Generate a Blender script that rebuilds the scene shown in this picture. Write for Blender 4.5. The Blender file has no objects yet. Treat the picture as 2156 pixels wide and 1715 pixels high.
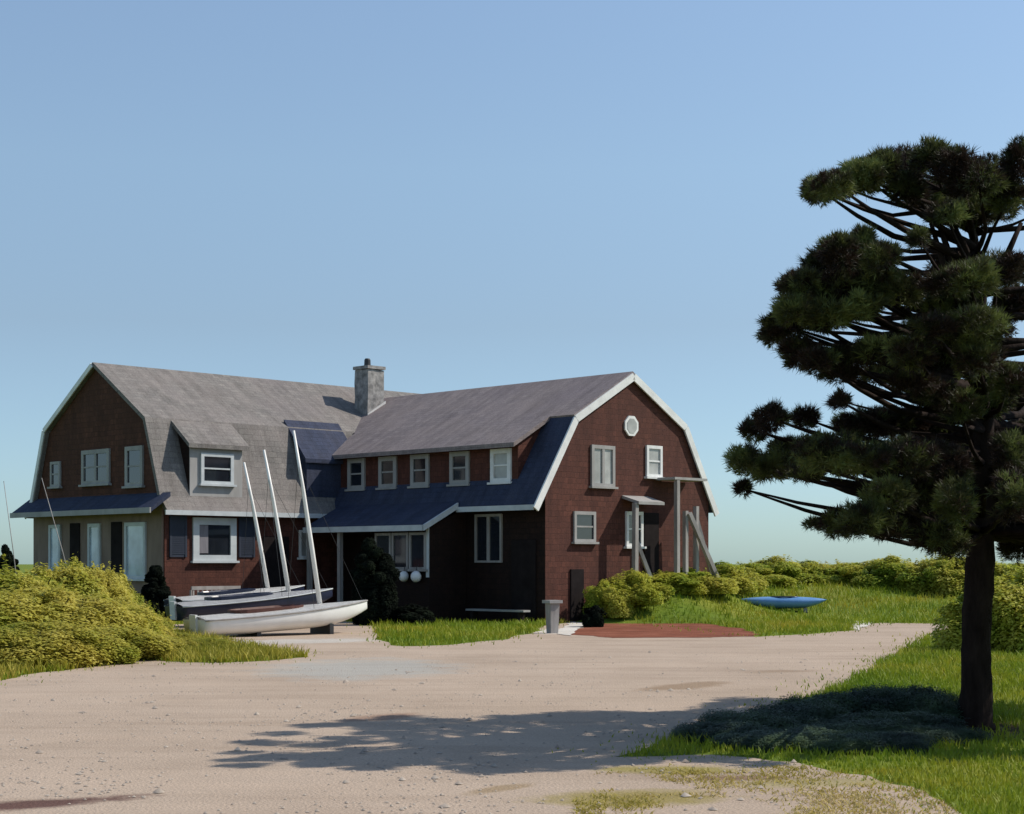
import bpy, bmesh, math, random
import numpy as np
from mathutils import Vector, Matrix, noise as mnoise

random.seed(7)
rng = np.random.default_rng(7)
S = bpy.context.scene
C = S.collection

# ------------------------------------------------------------------ camera, sky, sun
EYE = 1.6
FPX = 3500.0          # focal length in units of a 2156 px wide picture
cam_d = bpy.data.cameras.new('camera')
cam = bpy.data.objects.new('camera', cam_d)
C.objects.link(cam)
cam.location = (0, 0, EYE)
cam.rotation_euler = (math.radians(90), 0, 0)
cam_d.sensor_width = 36
cam_d.lens = 36 * FPX / 2156
cam_d.shift_y = (1185 - 857.5) / 2156
cam_d.clip_end = 5000
S.camera = cam

SUN_AZ = math.radians(77.5)     # clockwise from +Y
SUN_EL = math.radians(44.0)
sun_vec = Vector((math.sin(SUN_AZ) * math.cos(SUN_EL), math.cos(SUN_AZ) * math.cos(SUN_EL), math.sin(SUN_EL)))
w = bpy.data.worlds.new('World')
S.world = w
w.use_nodes = True
wn = w.node_tree
bg = wn.nodes['Background']
sky = wn.nodes.new('ShaderNodeTexSky')
sky.sky_type = 'NISHITA'
sky.sun_disc = False
sky.sun_elevation = SUN_EL
sky.sun_rotation = SUN_AZ
sky.air_density = 1.0
sky.dust_density = 0.35
sky.ozone_density = 2.0
# clear sea air: the sky stays blue-green right down to the horizon
wtc = wn.nodes.new('ShaderNodeTexCoord')
wsep = wn.nodes.new('ShaderNodeSeparateXYZ')
wn.links.new(wtc.outputs['Generated'], wsep.inputs[0])
wr = wn.nodes.new('ShaderNodeValToRGB')
we = wr.color_ramp.elements
for _ in range(3): we.new(.5)
for e_, (p_, c_) in zip(we, ((0.0, (.42, .60, .80)), (.05, (.52, .64, .80)), (.14, (.66, .66, .68)), (.23, (.88, .86, .81)), (.33, (1.0, .96, .90)))):
    e_.position = p_; e_.color = (*c_, 1)
wn.links.new(wsep.outputs['Z'], wr.inputs[0])
wmx = wn.nodes.new('ShaderNodeMix'); wmx.data_type = 'RGBA'; wmx.blend_type = 'MULTIPLY'
wmx.inputs[0].default_value = 1.0
wn.links.new(sky.outputs[0], wmx.inputs[6]); wn.links.new(wr.outputs[0], wmx.inputs[7])
wn.links.new(wmx.outputs[2], bg.inputs[0])
bg.inputs[1].default_value = 0.149

sl = bpy.data.lights.new('sun', 'SUN')
sl.energy = 4.2
sl.angle = math.radians(0.5)
sl.color = (1.0, 0.93, 0.83)
so = bpy.data.objects.new('sun', sl)
C.objects.link(so)
so.location = (40, 10, 40)
so.rotation_euler = sun_vec.to_track_quat('Z', 'Y').to_euler()

S.view_settings.view_transform = 'Standard'
S.view_settings.look = 'None'
S.view_settings.exposure = 0.15
S.view_settings.gamma = 1.0

# ------------------------------------------------------------------ helpers
def at(px, py, D):
    return Vector(((px - 1078) / FPX * D, D, EYE - (py - 1185) / FPX * D))

def ground_pt(px, py):
    D = EYE * FPX / (py - 1185)
    return ((px - 1078) / FPX * D, D)

def tag(o, label=None, cat=None, group=None, kind=None):
    if label: o['label'] = label
    if cat: o['category'] = cat
    if group: o['group'] = group
    if kind: o['kind'] = kind
    return o

def empty(name, loc=(0, 0, 0), rz=0.0):
    o = bpy.data.objects.new(name, None)
    C.objects.link(o)
    o.location = loc
    o.rotation_euler = (0, 0, rz)
    o.empty_display_size = 0.3
    return o

def uv_project(bm):
    uvl = bm.loops.layers.uv.verify()
    up = Vector((0, 0, 1))
    for f in bm.faces:
        n = f.normal
        t = up.cross(n)
        if t.length < 1e-3:
            t = Vector((1, 0, 0))
        t.normalize()
        b = n.cross(t)
        for l in f.loops:
            l[uvl].uv = (l.vert.co.dot(t), l.vert.co.dot(b))

def mk(name, bm, mat, parent=None, smooth=False, uv=True):
    bm.normal_update()
    if uv: uv_project(bm)
    me = bpy.data.meshes.new(name)
    bm.to_mesh(me)
    bm.free()
    o = bpy.data.objects.new(name, me)
    C.objects.link(o)
    mats = mat if isinstance(mat, (list, tuple)) else [mat]
    for m in mats: me.materials.append(m)
    if parent is not None: o.parent = parent
    if smooth:
        for p in me.polygons: p.use_smooth = True
    return o

def box(bm, x0, x1, y0, y1, z0, z1, M=None, mi=0):
    co = [(x0,y0,z0),(x1,y0,z0),(x1,y1,z0),(x0,y1,z0),(x0,y0,z1),(x1,y0,z1),(x1,y1,z1),(x0,y1,z1)]
    vs = [bm.verts.new(M @ Vector(c) if M else c) for c in co]
    for q in ((0,3,2,1),(4,5,6,7),(0,1,5,4),(1,2,6,5),(2,3,7,6),(3,0,4,7)):
        f = bm.faces.new([vs[i] for i in q]); f.material_index = mi
    return vs

def prism(bm, poly, lo, hi, axis):
    """extrude polygon of (a,z) along axis 'x' (a=y) or 'y' (a=x)"""
    def P(a, z, e):
        return (e, a, z) if axis == 'x' else (a, e, z)
    A = [bm.verts.new(P(a, z, lo)) for a, z in poly]
    B = [bm.verts.new(P(a, z, hi)) for a, z in poly]
    n = len(poly)
    bm.faces.new(A); bm.faces.new(B[::-1])
    for i in range(n):
        j = (i + 1) % n
        bm.faces.new((A[i], B[i], B[j], A[j]))
    bmesh.ops.recalc_face_normals(bm, faces=bm.faces)

def strip_section(bm, pts, thick, lo, hi, axis):
    """a roof skin: polyline of outer points, thickness inward (down), extruded"""
    n = len(pts)
    def P(a, z, e):
        return (e, a, z) if axis == 'x' else (a, e, z)
    inner = []
    for i in range(n):
        d = Vector((0, 0))
        if i > 0: d += (Vector(pts[i]) - Vector(pts[i-1])).normalized()
        if i < n-1: d += (Vector(pts[i+1]) - Vector(pts[i])).normalized()
        d.normalize()
        nn = Vector((d.y, -d.x))
        if nn.y > 0: nn = -nn
        inner.append((pts[i][0] + nn.x*thick, pts[i][1] + nn.y*thick))
    for i in range(n-1):
        quad = [pts[i], pts[i+1], inner[i+1], inner[i]]
        A = [bm.verts.new(P(a, z, lo)) for a, z in quad]
        B = [bm.verts.new(P(a, z, hi)) for a, z in quad]
        bm.faces.new(A); bm.faces.new(B[::-1])
        for k in range(4):
            if k == 1 and i < n-2: continue
            if k == 3 and i > 0: continue
            j = (k+1) % 4
            bm.faces.new((A[k], B[k], B[j], A[j]))
    bmesh.ops.remove_doubles(bm, verts=bm.verts, dist=1e-4)
    bmesh.ops.recalc_face_normals(bm, faces=bm.faces)

def tube(bm, pts, rad, n=8, cap=True, mi=0):
    pts = [Vector(p) for p in pts]
    rings = []
    prev = None
    for i, p in enumerate(pts):
        d = (pts[min(i+1, len(pts)-1)] - pts[max(i-1, 0)]).normalized()
        ref = prev if prev is not None else (Vector((0,1,0)) if abs(d.y) < .9 else Vector((1,0,0)))
        x = (ref - d * ref.dot(d)).normalized()
        prev = x
        y = d.cross(x)
        r = rad[i] if hasattr(rad, '__len__') else rad
        rings.append([bm.verts.new(p + (x*math.cos(2*math.pi*k/n) + y*math.sin(2*math.pi*k/n))*r) for k in range(n)])
    for a, b in zip(rings, rings[1:]):
        for k in range(n):
            f = bm.faces.new((a[k], a[(k+1)%n], b[(k+1)%n], b[k])); f.material_index = mi
    if cap:
        bm.faces.new(rings[0][::-1]).material_index = mi
        bm.faces.new(rings[-1]).material_index = mi

def beam(bm, a, b, w_, h_):
    """rectangular timber from a to b"""
    a, b = Vector(a), Vector(b)
    d = b - a
    L = d.length
    q = d.to_track_quat('X', 'Z').to_matrix().to_4x4()
    M = Matrix.Translation(a) @ q
    box(bm, 0, L, -w_/2, w_/2, -h_/2, h_/2, M)

def ellipsoid(bm, c, r, rot=None, seg=14, rings=8):
    M = Matrix.Translation(c) @ (rot or Matrix()) @ Matrix.Diagonal((*r, 1))
    bmesh.ops.create_uvsphere(bm, u_segments=seg, v_segments=rings, radius=1, matrix=M)

# ------------------------------------------------------------------ materials
def nm(name):
    m = bpy.data.materials.new(name)
    m.use_nodes = True
    nt = m.node_tree
    return m, nt, nt.nodes['Principled BSDF']

def N(nt, t, **kw):
    n = nt.nodes.new(t)
    for k, v in kw.items():
        if k.startswith('i_'):
            n.inputs[k[2:].replace('_', ' ')].default_value = v
        else:
            setattr(n, k, v)
    return n

def ramp(nt, fac, stops):
    r = nt.nodes.new('ShaderNodeValToRGB')
    e = r.color_ramp.elements
    while len(e) < len(stops): e.new(0.5)
    for i, (p, c) in enumerate(stops):
        e[i].position = p
        e[i].color = (*c, 1) if len(c) == 3 else c
    nt.links.new(fac, r.inputs[0])
    return r

def mixc(nt, fac, a, b, mode='MIX'):
    n = nt.nodes.new('ShaderNodeMix')
    n.data_type = 'RGBA'; n.blend_type = mode
    for sock, v in ((n.inputs[0], fac), (n.inputs[6], a), (n.inputs[7], b)):
        if hasattr(v, 'links'): nt.links.new(v, sock)
        elif isinstance(v, (int, float)): sock.default_value = v
        else: sock.default_value = (*v, 1)
    return n.outputs[2]

def shingle_mat(name, c1, c2, c3, row=0.14, wid=0.16, rough=0.85, bump=0.6, worn=None):
    m, nt, b = nm(name)
    uv = N(nt, 'ShaderNodeTexCoord')
    br = N(nt, 'ShaderNodeTexBrick', offset=0.5, squash=1.0)
    br.inputs['Scale'].default_value = 1.0
    br.inputs['Brick Width'].default_value = wid
    br.inputs['Row Height'].default_value = row
    br.inputs['Mortar Size'].default_value = 0.006
    br.inputs['Mortar Smooth'].default_value = 0.3
    br.inputs['Color1'].default_value = (*c1, 1)
    br.inputs['Color2'].default_value = (*c2, 1)
    br.inputs['Mortar'].default_value = (*[x*.45 for x in c1], 1)
    ns = N(nt, 'ShaderNodeTexNoise'); ns.inputs['Scale'].default_value = 0.9; ns.inputs['Detail'].default_value = 8; ns.inputs['Roughness'].default_value = .65
    nt.links.new(uv.outputs['Object'], ns.inputs['Vector'])
    # wobble the courses a little
    n2 = N(nt, 'ShaderNodeTexNoise'); n2.inputs['Scale'].default_value = 3.0
    nt.links.new(uv.outputs['Object'], n2.inputs['Vector'])
    va = N(nt, 'ShaderNodeVectorMath', operation='MULTIPLY_ADD')
    nt.links.new(n2.outputs['Color'], va.inputs[0]); va.inputs[1].default_value = (.05, .06, 0)
    nt.links.new(uv.outputs['UV'], va.inputs[2])
    nt.links.new(va.outputs[0], br.inputs['Vector'])
    r = ramp(nt, ns.outputs['Fac'], [(0.38, (0, 0, 0)), (0.68, (1, 1, 1))])
    col = mixc(nt, r.outputs[0], br.outputs['Color'], c3)
    if worn:
        n3 = N(nt, 'ShaderNodeTexNoise'); n3.inputs['Scale'].default_value = 0.35; n3.inputs['Detail'].default_value = 6
        nt.links.new(uv.outputs['Object'], n3.inputs['Vector'])
        r3 = ramp(nt, n3.outputs['Fac'], [(0.48, (0, 0, 0)), (0.7, (.8, .8, .8))])
        col = mixc(nt, r3.outputs[0], col, worn)
    n4 = N(nt, 'ShaderNodeTexNoise'); n4.inputs['Scale'].default_value = 30; n4.inputs['Detail'].default_value = 4
    nt.links.new(uv.outputs['Object'], n4.inputs['Vector'])
    r4 = ramp(nt, n4.outputs['Fac'], [(0.3, (.72, .72, .72)), (0.7, (1.15, 1.15, 1.15))])
    col = mixc(nt, 1.0, col, r4.outputs[0], 'MULTIPLY')
    mp5 = N(nt, 'ShaderNodeMapping'); mp5.inputs['Scale'].default_value = (2.6, .35, 1)
    nt.links.new(uv.outputs['UV'], mp5.inputs[0])
    n5 = N(nt, 'ShaderNodeTexNoise'); n5.inputs['Scale'].default_value = 1.3; n5.inputs['Detail'].default_value = 7; n5.inputs['Roughness'].default_value = .7
    nt.links.new(mp5.outputs[0], n5.inputs['Vector'])
    r5 = ramp(nt, n5.outputs['Fac'], [(0.32, (.72, .71, .70)), (0.55, (1, 1, 1)), (0.75, (1.16, 1.14, 1.10))])
    col = mixc(nt, 1.0, col, r5.outputs[0], 'MULTIPLY')
    nt.links.new(col, b.inputs['Base Color'])
    b.inputs['Roughness'].default_value = rough
    b.inputs['Specular IOR Level'].default_value = 0.25
    bp = N(nt, 'ShaderNodeBump'); bp.inputs['Strength'].default_value = bump; bp.inputs['Distance'].default_value = 0.02
    mth = N(nt, 'ShaderNodeMath', operation='SUBTRACT'); mth.inputs[0].default_value = 1.0
    nt.links.new(br.outputs['Fac'], mth.inputs[1])
    nt.links.new(mth.outputs[0], bp.inputs['Height'])
    nt.links.new(bp.outputs[0], b.inputs['Normal'])
    return m

def plain_mat(name, c1, c2, scale=4.0, rough=0.6, bump=0.15, spec=0.4, detail=6, stretch=(1, 1, 1), metallic=0.0):
    m, nt, b = nm(name)
    tc = N(nt, 'ShaderNodeTexCoord')
    mp = N(nt, 'ShaderNodeMapping'); mp.inputs['Scale'].default_value = stretch
    nt.links.new(tc.outputs['Object'], mp.inputs[0])
    ns = N(nt, 'ShaderNodeTexNoise'); ns.inputs['Scale'].default_value = scale; ns.inputs['Detail'].default_value = detail
    ns.inputs['Roughness'].default_value = .62
    nt.links.new(mp.outputs[0], ns.inputs['Vector'])
    r = ramp(nt, ns.outputs['Fac'], [(0.32, c1), (0.68, c2)])
    nt.links.new(r.outputs[0], b.inputs['Base Color'])
    b.inputs['Roughness'].default_value = rough
    b.inputs['Specular IOR Level'].default_value = spec
    b.inputs['Metallic'].default_value = metallic
    if bump:
        bp = N(nt, 'ShaderNodeBump'); bp.inputs['Strength'].default_value = bump; bp.inputs['Distance'].default_value = 0.03
        nt.links.new(ns.outputs['Fac'], bp.inputs['Height'])
        nt.links.new(bp.outputs[0], b.inputs['Normal'])
    return m

def leaf_mat(name, stops, scale=1.2, trans=0.35, fine=9.0, rough=0.6, spec=.25):
    m, nt, b = nm(name)
    tc = N(nt, 'ShaderNodeNewGeometry')
    ns = N(nt, 'ShaderNodeTexNoise'); ns.inputs['Scale'].default_value = scale; ns.inputs['Detail'].default_value = 3
    nt.links.new(tc.outputs['Position'], ns.inputs['Vector'])
    rnd = N(nt, 'ShaderNodeTexNoise'); rnd.inputs['Scale'].default_value = fine; rnd.inputs['Detail'].default_value = 2
    nt.links.new(tc.outputs['Position'], rnd.inputs['Vector'])
    ad = N(nt, 'ShaderNodeMath', operation='MULTIPLY_ADD'); ad.inputs[1].default_value = 0.5
    nt.links.new(rnd.outputs['Fac'], ad.inputs[0]); 
    m2 = N(nt, 'ShaderNodeMath', operation='MULTIPLY_ADD'); m2.inputs[1].default_value = 1.2; m2.inputs[2].default_value = -0.35
    nt.links.new(ns.outputs['Fac'], m2.inputs[0]); nt.links.new(m2.outputs[0], ad.inputs[2])
    r = ramp(nt, ad.outputs[0], stops)
    b.inputs['Roughness'].default_value = rough
    b.inputs['Specular IOR Level'].default_value = spec
    nt.links.new(r.outputs[0], b.inputs['Base Color'])
    tr = N(nt, 'ShaderNodeBsdfTranslucent')
    nt.links.new(r.outputs[0], tr.inputs['Color'])
    mx = N(nt, 'ShaderNodeMixShader'); mx.inputs[0].default_value = trans
    nt.links.new(b.outputs[0], mx.inputs[1]); nt.links.new(tr.outputs[0], mx.inputs[2])
    nt.links.new(mx.outputs[0], nt.nodes['Material Output'].inputs[0])
    return m

def glass_mat(name, base, rough=0.06, spec=0.9):
    m, nt, b = nm(name)
    tc = N(nt, 'ShaderNodeTexCoord')
    ns = N(nt, 'ShaderNodeTexNoise'); ns.inputs['Scale'].default_value = 2.2
    nt.links.new(tc.outputs['Object'], ns.inputs['Vector'])
    r = ramp(nt, ns.outputs['Fac'], [(0.3, [x*.6 for x in base]), (0.7, base)])
    nt.links.new(r.outputs[0], b.inputs['Base Color'])
    b.inputs['Roughness'].default_value = rough
    b.inputs['Specular IOR Level'].default_value = spec
    bp = N(nt, 'ShaderNodeBump'); bp.inputs['Strength'].default_value = 0.04
    nt.links.new(ns.outputs['Fac'], bp.inputs['Height']); nt.links.new(bp.outputs[0], b.inputs['Normal'])
    return m

M_brown_shade = shingle_mat('brown_shingles', (.017, .0075, .0045), (.028, .012, .0075), (.012, .0055, .004), 0.15, 0.17)  # shaded copy of the shingles: wall shade put into the colour
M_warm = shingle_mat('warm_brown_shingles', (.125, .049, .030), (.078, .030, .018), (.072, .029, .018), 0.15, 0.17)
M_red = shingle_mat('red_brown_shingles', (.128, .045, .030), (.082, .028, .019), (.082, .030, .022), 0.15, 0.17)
M_roof = shingle_mat('grey_roof_shingles', (.235, .218, .20), (.165, .155, .145), (.225, .20, .185), 0.17, 0.3, 0.9, 0.5, (.19, .168, .163))
M_roof2 = shingle_mat('mauve_grey_roof_shingles', (.285, .24, .232), (.215, .18, .178), (.28, .23, .215), 0.17, 0.3, 0.9, 0.5, (.23, .19, .195))
M_roof_shade = shingle_mat('dark_slate_shingles', (.040, .052, .095), (.030, .040, .074), (.048, .055, .088), 0.17, 0.26, 0.85, 0.5)  # shade of the roofs facing away from the sun, painted as dark shingle
M_white = plain_mat('white_trim_paint', (.62, .62, .60), (.78, .78, .75), 3, 0.55, 0.1)
M_grey = plain_mat('weathered_grey_paint', (.26, .25, .235), (.36, .35, .335), 2.5, 0.7, 0.2, stretch=(1, 1, .3))
M_greywood = plain_mat('weathered_grey_wood', (.22, .20, .185), (.36, .34, .32), 5, 0.8, 0.3, stretch=(1, 1, .25))
M_trimgrey = plain_mat('pale_grey_eave_paint', (.42, .45, .46), (.55, .58, .58), 2.5, 0.6, 0.1)
M_stone = plain_mat('chimney_stone', (.12, .115, .11), (.38, .36, .34), 5, 0.9, 0.8)
M_flash = plain_mat('pale_chimney_flashing', (.5, .49, .47), (.65, .64, .62), 6, 0.5, 0.2)
M_darkmetal = plain_mat('dark_metal', (.02, .02, .022), (.04, .04, .042), 6, 0.5, 0.1)
M_glass = glass_mat('dark_window_glass', (.018, .022, .03))
M_blind = glass_mat('window_with_pale_blind', (.46, .46, .43), 0.25, 0.5)
M_skyglass = glass_mat('porch_glass', (.55, .66, .75), 0.05, 1.0)  # sky reflection painted into the pane's base colour
M_greycurt = plain_mat('drawn_grey_curtain', (.16, .15, .165), (.24, .225, .24), 6, .9, .3, stretch=(4, 4, .3))
M_door = plain_mat('dark_door_paint', (.012, .009, .009), (.022, .017, .017), 3, 0.9, 0.1, 0.1)
M_porch = plain_mat('dull_grey_boarding', (.17, .118, .088), (.25, .18, .138), 2.5, 0.8, 0.2, stretch=(1, 1, .3))
M_shutter = plain_mat('navy_shutter_paint', (.018, .024, .04), (.028, .036, .058), 3, 0.55, 0.1)
M_hullwhite = plain_mat('white_hull_gelcoat', (.72, .71, .68), (.82, .81, .78), 2, 0.3, 0.03)
M_hullnavy = plain_mat('navy_hull_paint', (.012, .016, .035), (.022, .027, .055), 2, 0.3, 0.03)
M_deckgrey = plain_mat('pale_grey_deck', (.5, .5, .5), (.62, .62, .61), 4, 0.5, 0.1)
M_cockpit = plain_mat('rusty_brown_cockpit', (.07, .022, .014), (.11, .04, .025), 6, 0.6, 0.1)
M_mast = plain_mat('pale_mast', (.82, .79, .74), (.88, .86, .82), 6, 0.4, 0.05, stretch=(1, 1, .2))
M_kayak = plain_mat('blue_kayak_plastic', (.10, .24, .48), (.16, .32, .58), 3, 0.35, 0.05)
M_bark = plain_mat('dark_pine_bark', (.010, .006, .005), (.032, .021, .017), 9, 0.95, 1.0, 0.1, 10, (1, 1, .3))
M_needles = leaf_mat('pine_needles', [(0.26, (.022, .012, .010)), (0.40, (.040, .024, .016)), (0.47, (.030, .030, .014)), (0.58, (.085, .095, .030)), (0.72, (.17, .20, .06))], 1.5, 0.22, 6)
M_leaf_olive = leaf_mat('olive_shrub_leaves', [(0.25, (.29, .33, .035)), (0.5, (.47, .43, .07)), (0.8, (.58, .50, .11))], 0.7, 0.45, 5)
M_leaf_green = leaf_mat('green_shrub_leaves', [(0.25, (.28, .38, .035)), (0.5, (.46, .46, .06)), (0.8, (.58, .51, .10))], 0.7, 0.45, 5)
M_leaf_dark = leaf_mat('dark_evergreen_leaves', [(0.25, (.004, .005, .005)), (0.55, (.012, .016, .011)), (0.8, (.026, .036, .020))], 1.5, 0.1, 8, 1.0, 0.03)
M_grass = leaf_mat('green_grass_blades', [(0.22, (.14, .23, .014)), (0.5, (.25, .30, .02)), (0.75, (.40, .34, .035))], 0.35, 0.3, 2.5)
M_fringe = leaf_mat('yellow_green_grass_blades', [(0.22, (.24, .24, .025)), (0.5, (.38, .33, .045)), (0.75, (.46, .38, .07))], 0.5, 0.3, 3)
M_dry = leaf_mat('dry_yellow_grass_blades', [(0.22, (.30, .26, .035)), (0.5, (.42, .34, .08)), (0.75, (.52, .41, .17))], 0.5, 0.3, 3)

# ------------------------------------------------------------------ ground
def frac_edge(pts, amp=0.22, sub=9, seed=0.0):
    """subdivide a ground outline and ruffle it"""
    out = []
    n = len(pts)
    for i in range(n):
        a = Vector((*pts[i], 0)); b = Vector((*pts[(i+1) % n], 0))
        L = (b - a).length
        k = max(2, min(120, int(L / 0.12)))
        for j in range(k):
            p = a.lerp(b, j / k)
            q = Vector((p.x * 1.1 + seed, p.y * 0.9, seed))
            d = mnoise.noise_vector(q) * amp + mnoise.noise_vector(q * 4.1) * amp * .35 + mnoise.noise_vector(q * 13) * amp * .15
            out.append((p.x + d.x, p.y + d.y))
    return out

def sheet(name, outline, z, mat, kind='structure'):
    bm = bmesh.new()
    vs = [bm.verts.new((x, y, z)) for x, y in outline]
    f = bm.faces.new(vs)
    bm.normal_update()
    if f.normal.z < 0: f.normal_flip()
    bmesh.ops.triangulate(bm, faces=[f])
    o = mk(name, bm, mat)
    return tag(o, kind=kind)

def in_poly(x, y, poly):
    px = np.array([p[0] for p in poly]); py = np.array([p[1] for p in poly])
    inside = np.zeros(x.shape, bool)
    j = len(px) - 1
    for i in range(len(px)):
        c = ((py[i] > y) != (py[j] > y)) & (x < (px[j]-px[i]) * (y-py[i]) / (py[j]-py[i] + 1e-12) + px[i])
        inside ^= c
        j = i
    return inside

def ground_mat(name, stops, scale=0.6, spots=None, grit=0.25, rough=0.95):
    m, nt, b = nm(name)
    g = N(nt, 'ShaderNodeNewGeometry')
    mp = N(nt, 'ShaderNodeMapping'); mp.inputs['Scale'].default_value = (1, .7, 1)
    nt.links.new(g.outputs['Position'], mp.inputs[0])
    ns = N(nt, 'ShaderNodeTexNoise'); ns.inputs['Scale'].default_value = scale; ns.inputs['Detail'].default_value = 9; ns.inputs['Roughness'].default_value = .6
    nt.links.new(mp.outputs[0], ns.inputs['Vector'])
    col = ramp(nt, ns.outputs['Fac'], stops).outputs[0]
    for (cx, cy, rx, ry, rot, c, amt) in (spots or []):
        mm = N(nt, 'ShaderNodeMapping', vector_type='TEXTURE')
        mm.inputs['Location'].default_value = (cx, cy, 0); mm.inputs['Rotation'].default_value = (0, 0, rot)
        mm.inputs['Scale'].default_value = (rx, ry, 1)
        nt.links.new(g.outputs['Position'], mm.inputs[0])
        ln = N(nt, 'ShaderNodeVectorMath', operation='LENGTH'); nt.links.new(mm.outputs[0], ln.inputs[0])
        n3 = N(nt, 'ShaderNodeTexNoise'); n3.inputs['Scale'].default_value = 1.6; n3.inputs['Detail'].default_value = 8; n3.inputs['Roughness'].default_value = .7
        nt.links.new(g.outputs['Position'], n3.inputs['Vector'])
        a = N(nt, 'ShaderNodeMath', operation='MULTIPLY_ADD'); a.inputs[1].default_value = 1.5
        nt.links.new(n3.outputs['Fac'], a.inputs[0]); nt.links.new(ln.outputs['Value'], a.inputs[2])
        rr = ramp(nt, a.outputs[0], [(0.75, (amt,)*3), (1.0, (0, 0, 0))])
        mr = N(nt, 'ShaderNodeMath', operation='MULTIPLY'); mr.inputs[1].default_value = 0.6
        nt.links.new(a.outputs[0], mr.inputs[0]); nt.links.new(mr.outputs[0], rr.inputs[0])
        col = mixc(nt, rr.outputs[0], col, c)
    n4 = N(nt, 'ShaderNodeTexNoise'); n4.inputs['Scale'].default_value = 45; n4.inputs['Detail'].default_value = 5
    nt.links.new(g.outputs['Position'], n4.inputs['Vector'])
    r4 = ramp(nt, n4.outputs['Fac'], [(0.25, (1-grit,)*3), (0.75, (1+grit*.6,)*3)])
    col = mixc(nt, 1.0, col, r4.outputs[0], 'MULTIPLY')
    mpr = N(nt, 'ShaderNodeMapping'); mpr.inputs['Rotation'].default_value = (0, 0, -.45); mpr.inputs['Scale'].default_value = (.22, 1.5, 1)
    nt.links.new(g.outputs['Position'], mpr.inputs[0])
    nr_ = N(nt, 'ShaderNodeTexNoise'); nr_.inputs['Scale'].default_value = 1.0; nr_.inputs['Detail'].default_value = 7; nr_.inputs['Roughness'].default_value = .65
    nt.links.new(mpr.outputs[0], nr_.inputs['Vector'])
    rr_ = ramp(nt, nr_.outputs['Fac'], [(0.3, (.86, .84, .82)), (0.5, (1, 1, 1)), (0.7, (1.07, 1.06, 1.05))])
    col = mixc(nt, 1.0, col, rr_.outputs[0], 'MULTIPLY')
    nt.links.new(col, b.inputs['Base Color'])
    b.inputs['Roughness'].default_value = rough; b.inputs['Specular IOR Level'].default_value = .15
    ad = N(nt, 'ShaderNodeMath', operation='MULTIPLY_ADD'); ad.inputs[1].default_value = 3.0
    nt.links.new(ns.outputs['Fac'], ad.inputs[0]); nt.links.new(n4.outputs['Fac'], ad.inputs[2])
    bp = N(nt, 'ShaderNodeBump'); bp.inputs['Strength'].default_value = .45; bp.inputs['Distance'].default_value = .03
    nt.links.new(ad.outputs[0], bp.inputs['Height']); nt.links.new(bp.outputs[0], b.inputs['Normal'])
    return m

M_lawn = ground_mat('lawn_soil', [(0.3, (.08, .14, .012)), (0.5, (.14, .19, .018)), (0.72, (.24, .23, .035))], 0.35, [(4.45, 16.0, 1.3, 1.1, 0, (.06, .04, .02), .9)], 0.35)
brownish = (.20, .12, .075)
def spot(px, py, rx, ry, rot, c, amt):
    x, y = ground_pt(px, py); return (x, y, rx, ry, rot, c, amt)
M_drive = ground_mat('sandy_gravel', [(0.28, (.37, .287, .216)), (0.5, (.425, .333, .254)), (0.75, (.465, .368, .284))], 0.45, [
    spot(760, 1408, 1.9, 3.2, 0.0, (.36, .36, .33), .75),
    spot(1450, 1445, 1.3, 0.45, .9, (.27, .19, .12), .8),
    spot(1640, 1415, 0.9, 0.35, .5, (.27, .19, .12), .5),
    spot(800, 1512, .75, .35, 1.0, (.26, .16, .11), .7),
    spot(60, 1697, 1.0, 0.28, .55, (.11, .055, .045), .95),
    spot(1055, 1662, .45, .16, .9, (.27, .19, .10), .7),
    spot(1540, 1640, .55, .2, .1, (.23, .14, .10), .8),
    spot(1330, 1682, .9, .5, .2, (.26, .21, .05), .8),
    spot(1430, 1622, .75, .35, .0, (.26, .22, .05), .8),
    spot(1720, 1650, 1.0, .3, .1, (.30, .26, .09), .6),
    spot(600, 1352, 3.2, 1.3, .5, (.50, .47, .42), .8),
    spot(1225, 1330, 1.8, 2.2, 0, (.62, .58, .52), .9),
], 0.22)
M_rust = ground_mat('red_earth', [(0.3, (.15, .05, .028)), (0.5, (.21, .068, .036)), (0.7, (.27, .10, .06))], 1.2, None, 0.3)
M_sand = ground_mat('pale_sand', [(0.3, (.52, .48, .42)), (0.7, (.66, .62, .55))], 1.2, None, 0.15)

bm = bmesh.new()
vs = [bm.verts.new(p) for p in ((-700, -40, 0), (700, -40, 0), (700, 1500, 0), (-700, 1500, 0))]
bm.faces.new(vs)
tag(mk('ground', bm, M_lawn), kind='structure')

drive_px = [(-500, 1500), (0, 1432), (140, 1412), (300, 1390), (450, 1397), (560, 1392), (655, 1384), (560, 1372), (480, 1356), (420, 1344), (360, 1330), (330, 1318),
            (420, 1312), (600, 1304), (700, 1306), (785, 1318), (800, 1350), (850, 1362), (960, 1358), (1060, 1348), (1125, 1332), (1150, 1316), (1230, 1308), (1300, 1310), (1420, 1322),
            (1590, 1342), (1700, 1336), (1790, 1328), (1800, 1318), (1850, 1312), (1960, 1314), (2030, 1319), (2200, 1322), (2200, 1330), (2030, 1328), (1960, 1340), (1880, 1380), (1810, 1425), (1720, 1460),
            (1560, 1520), (1430, 1565), (1330, 1596), (1500, 1594), (1700, 1606), (1850, 1640), (1960, 1690), (2060, 1730), (2100, 1900), (2000, 2600), (-1500, 2600), (-1500, 1700)]
drive_poly = frac_edge([ground_pt(*p) for p in drive_px], 0.20)
sheet('driveway', drive_poly, 0.004, M_drive)
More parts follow.
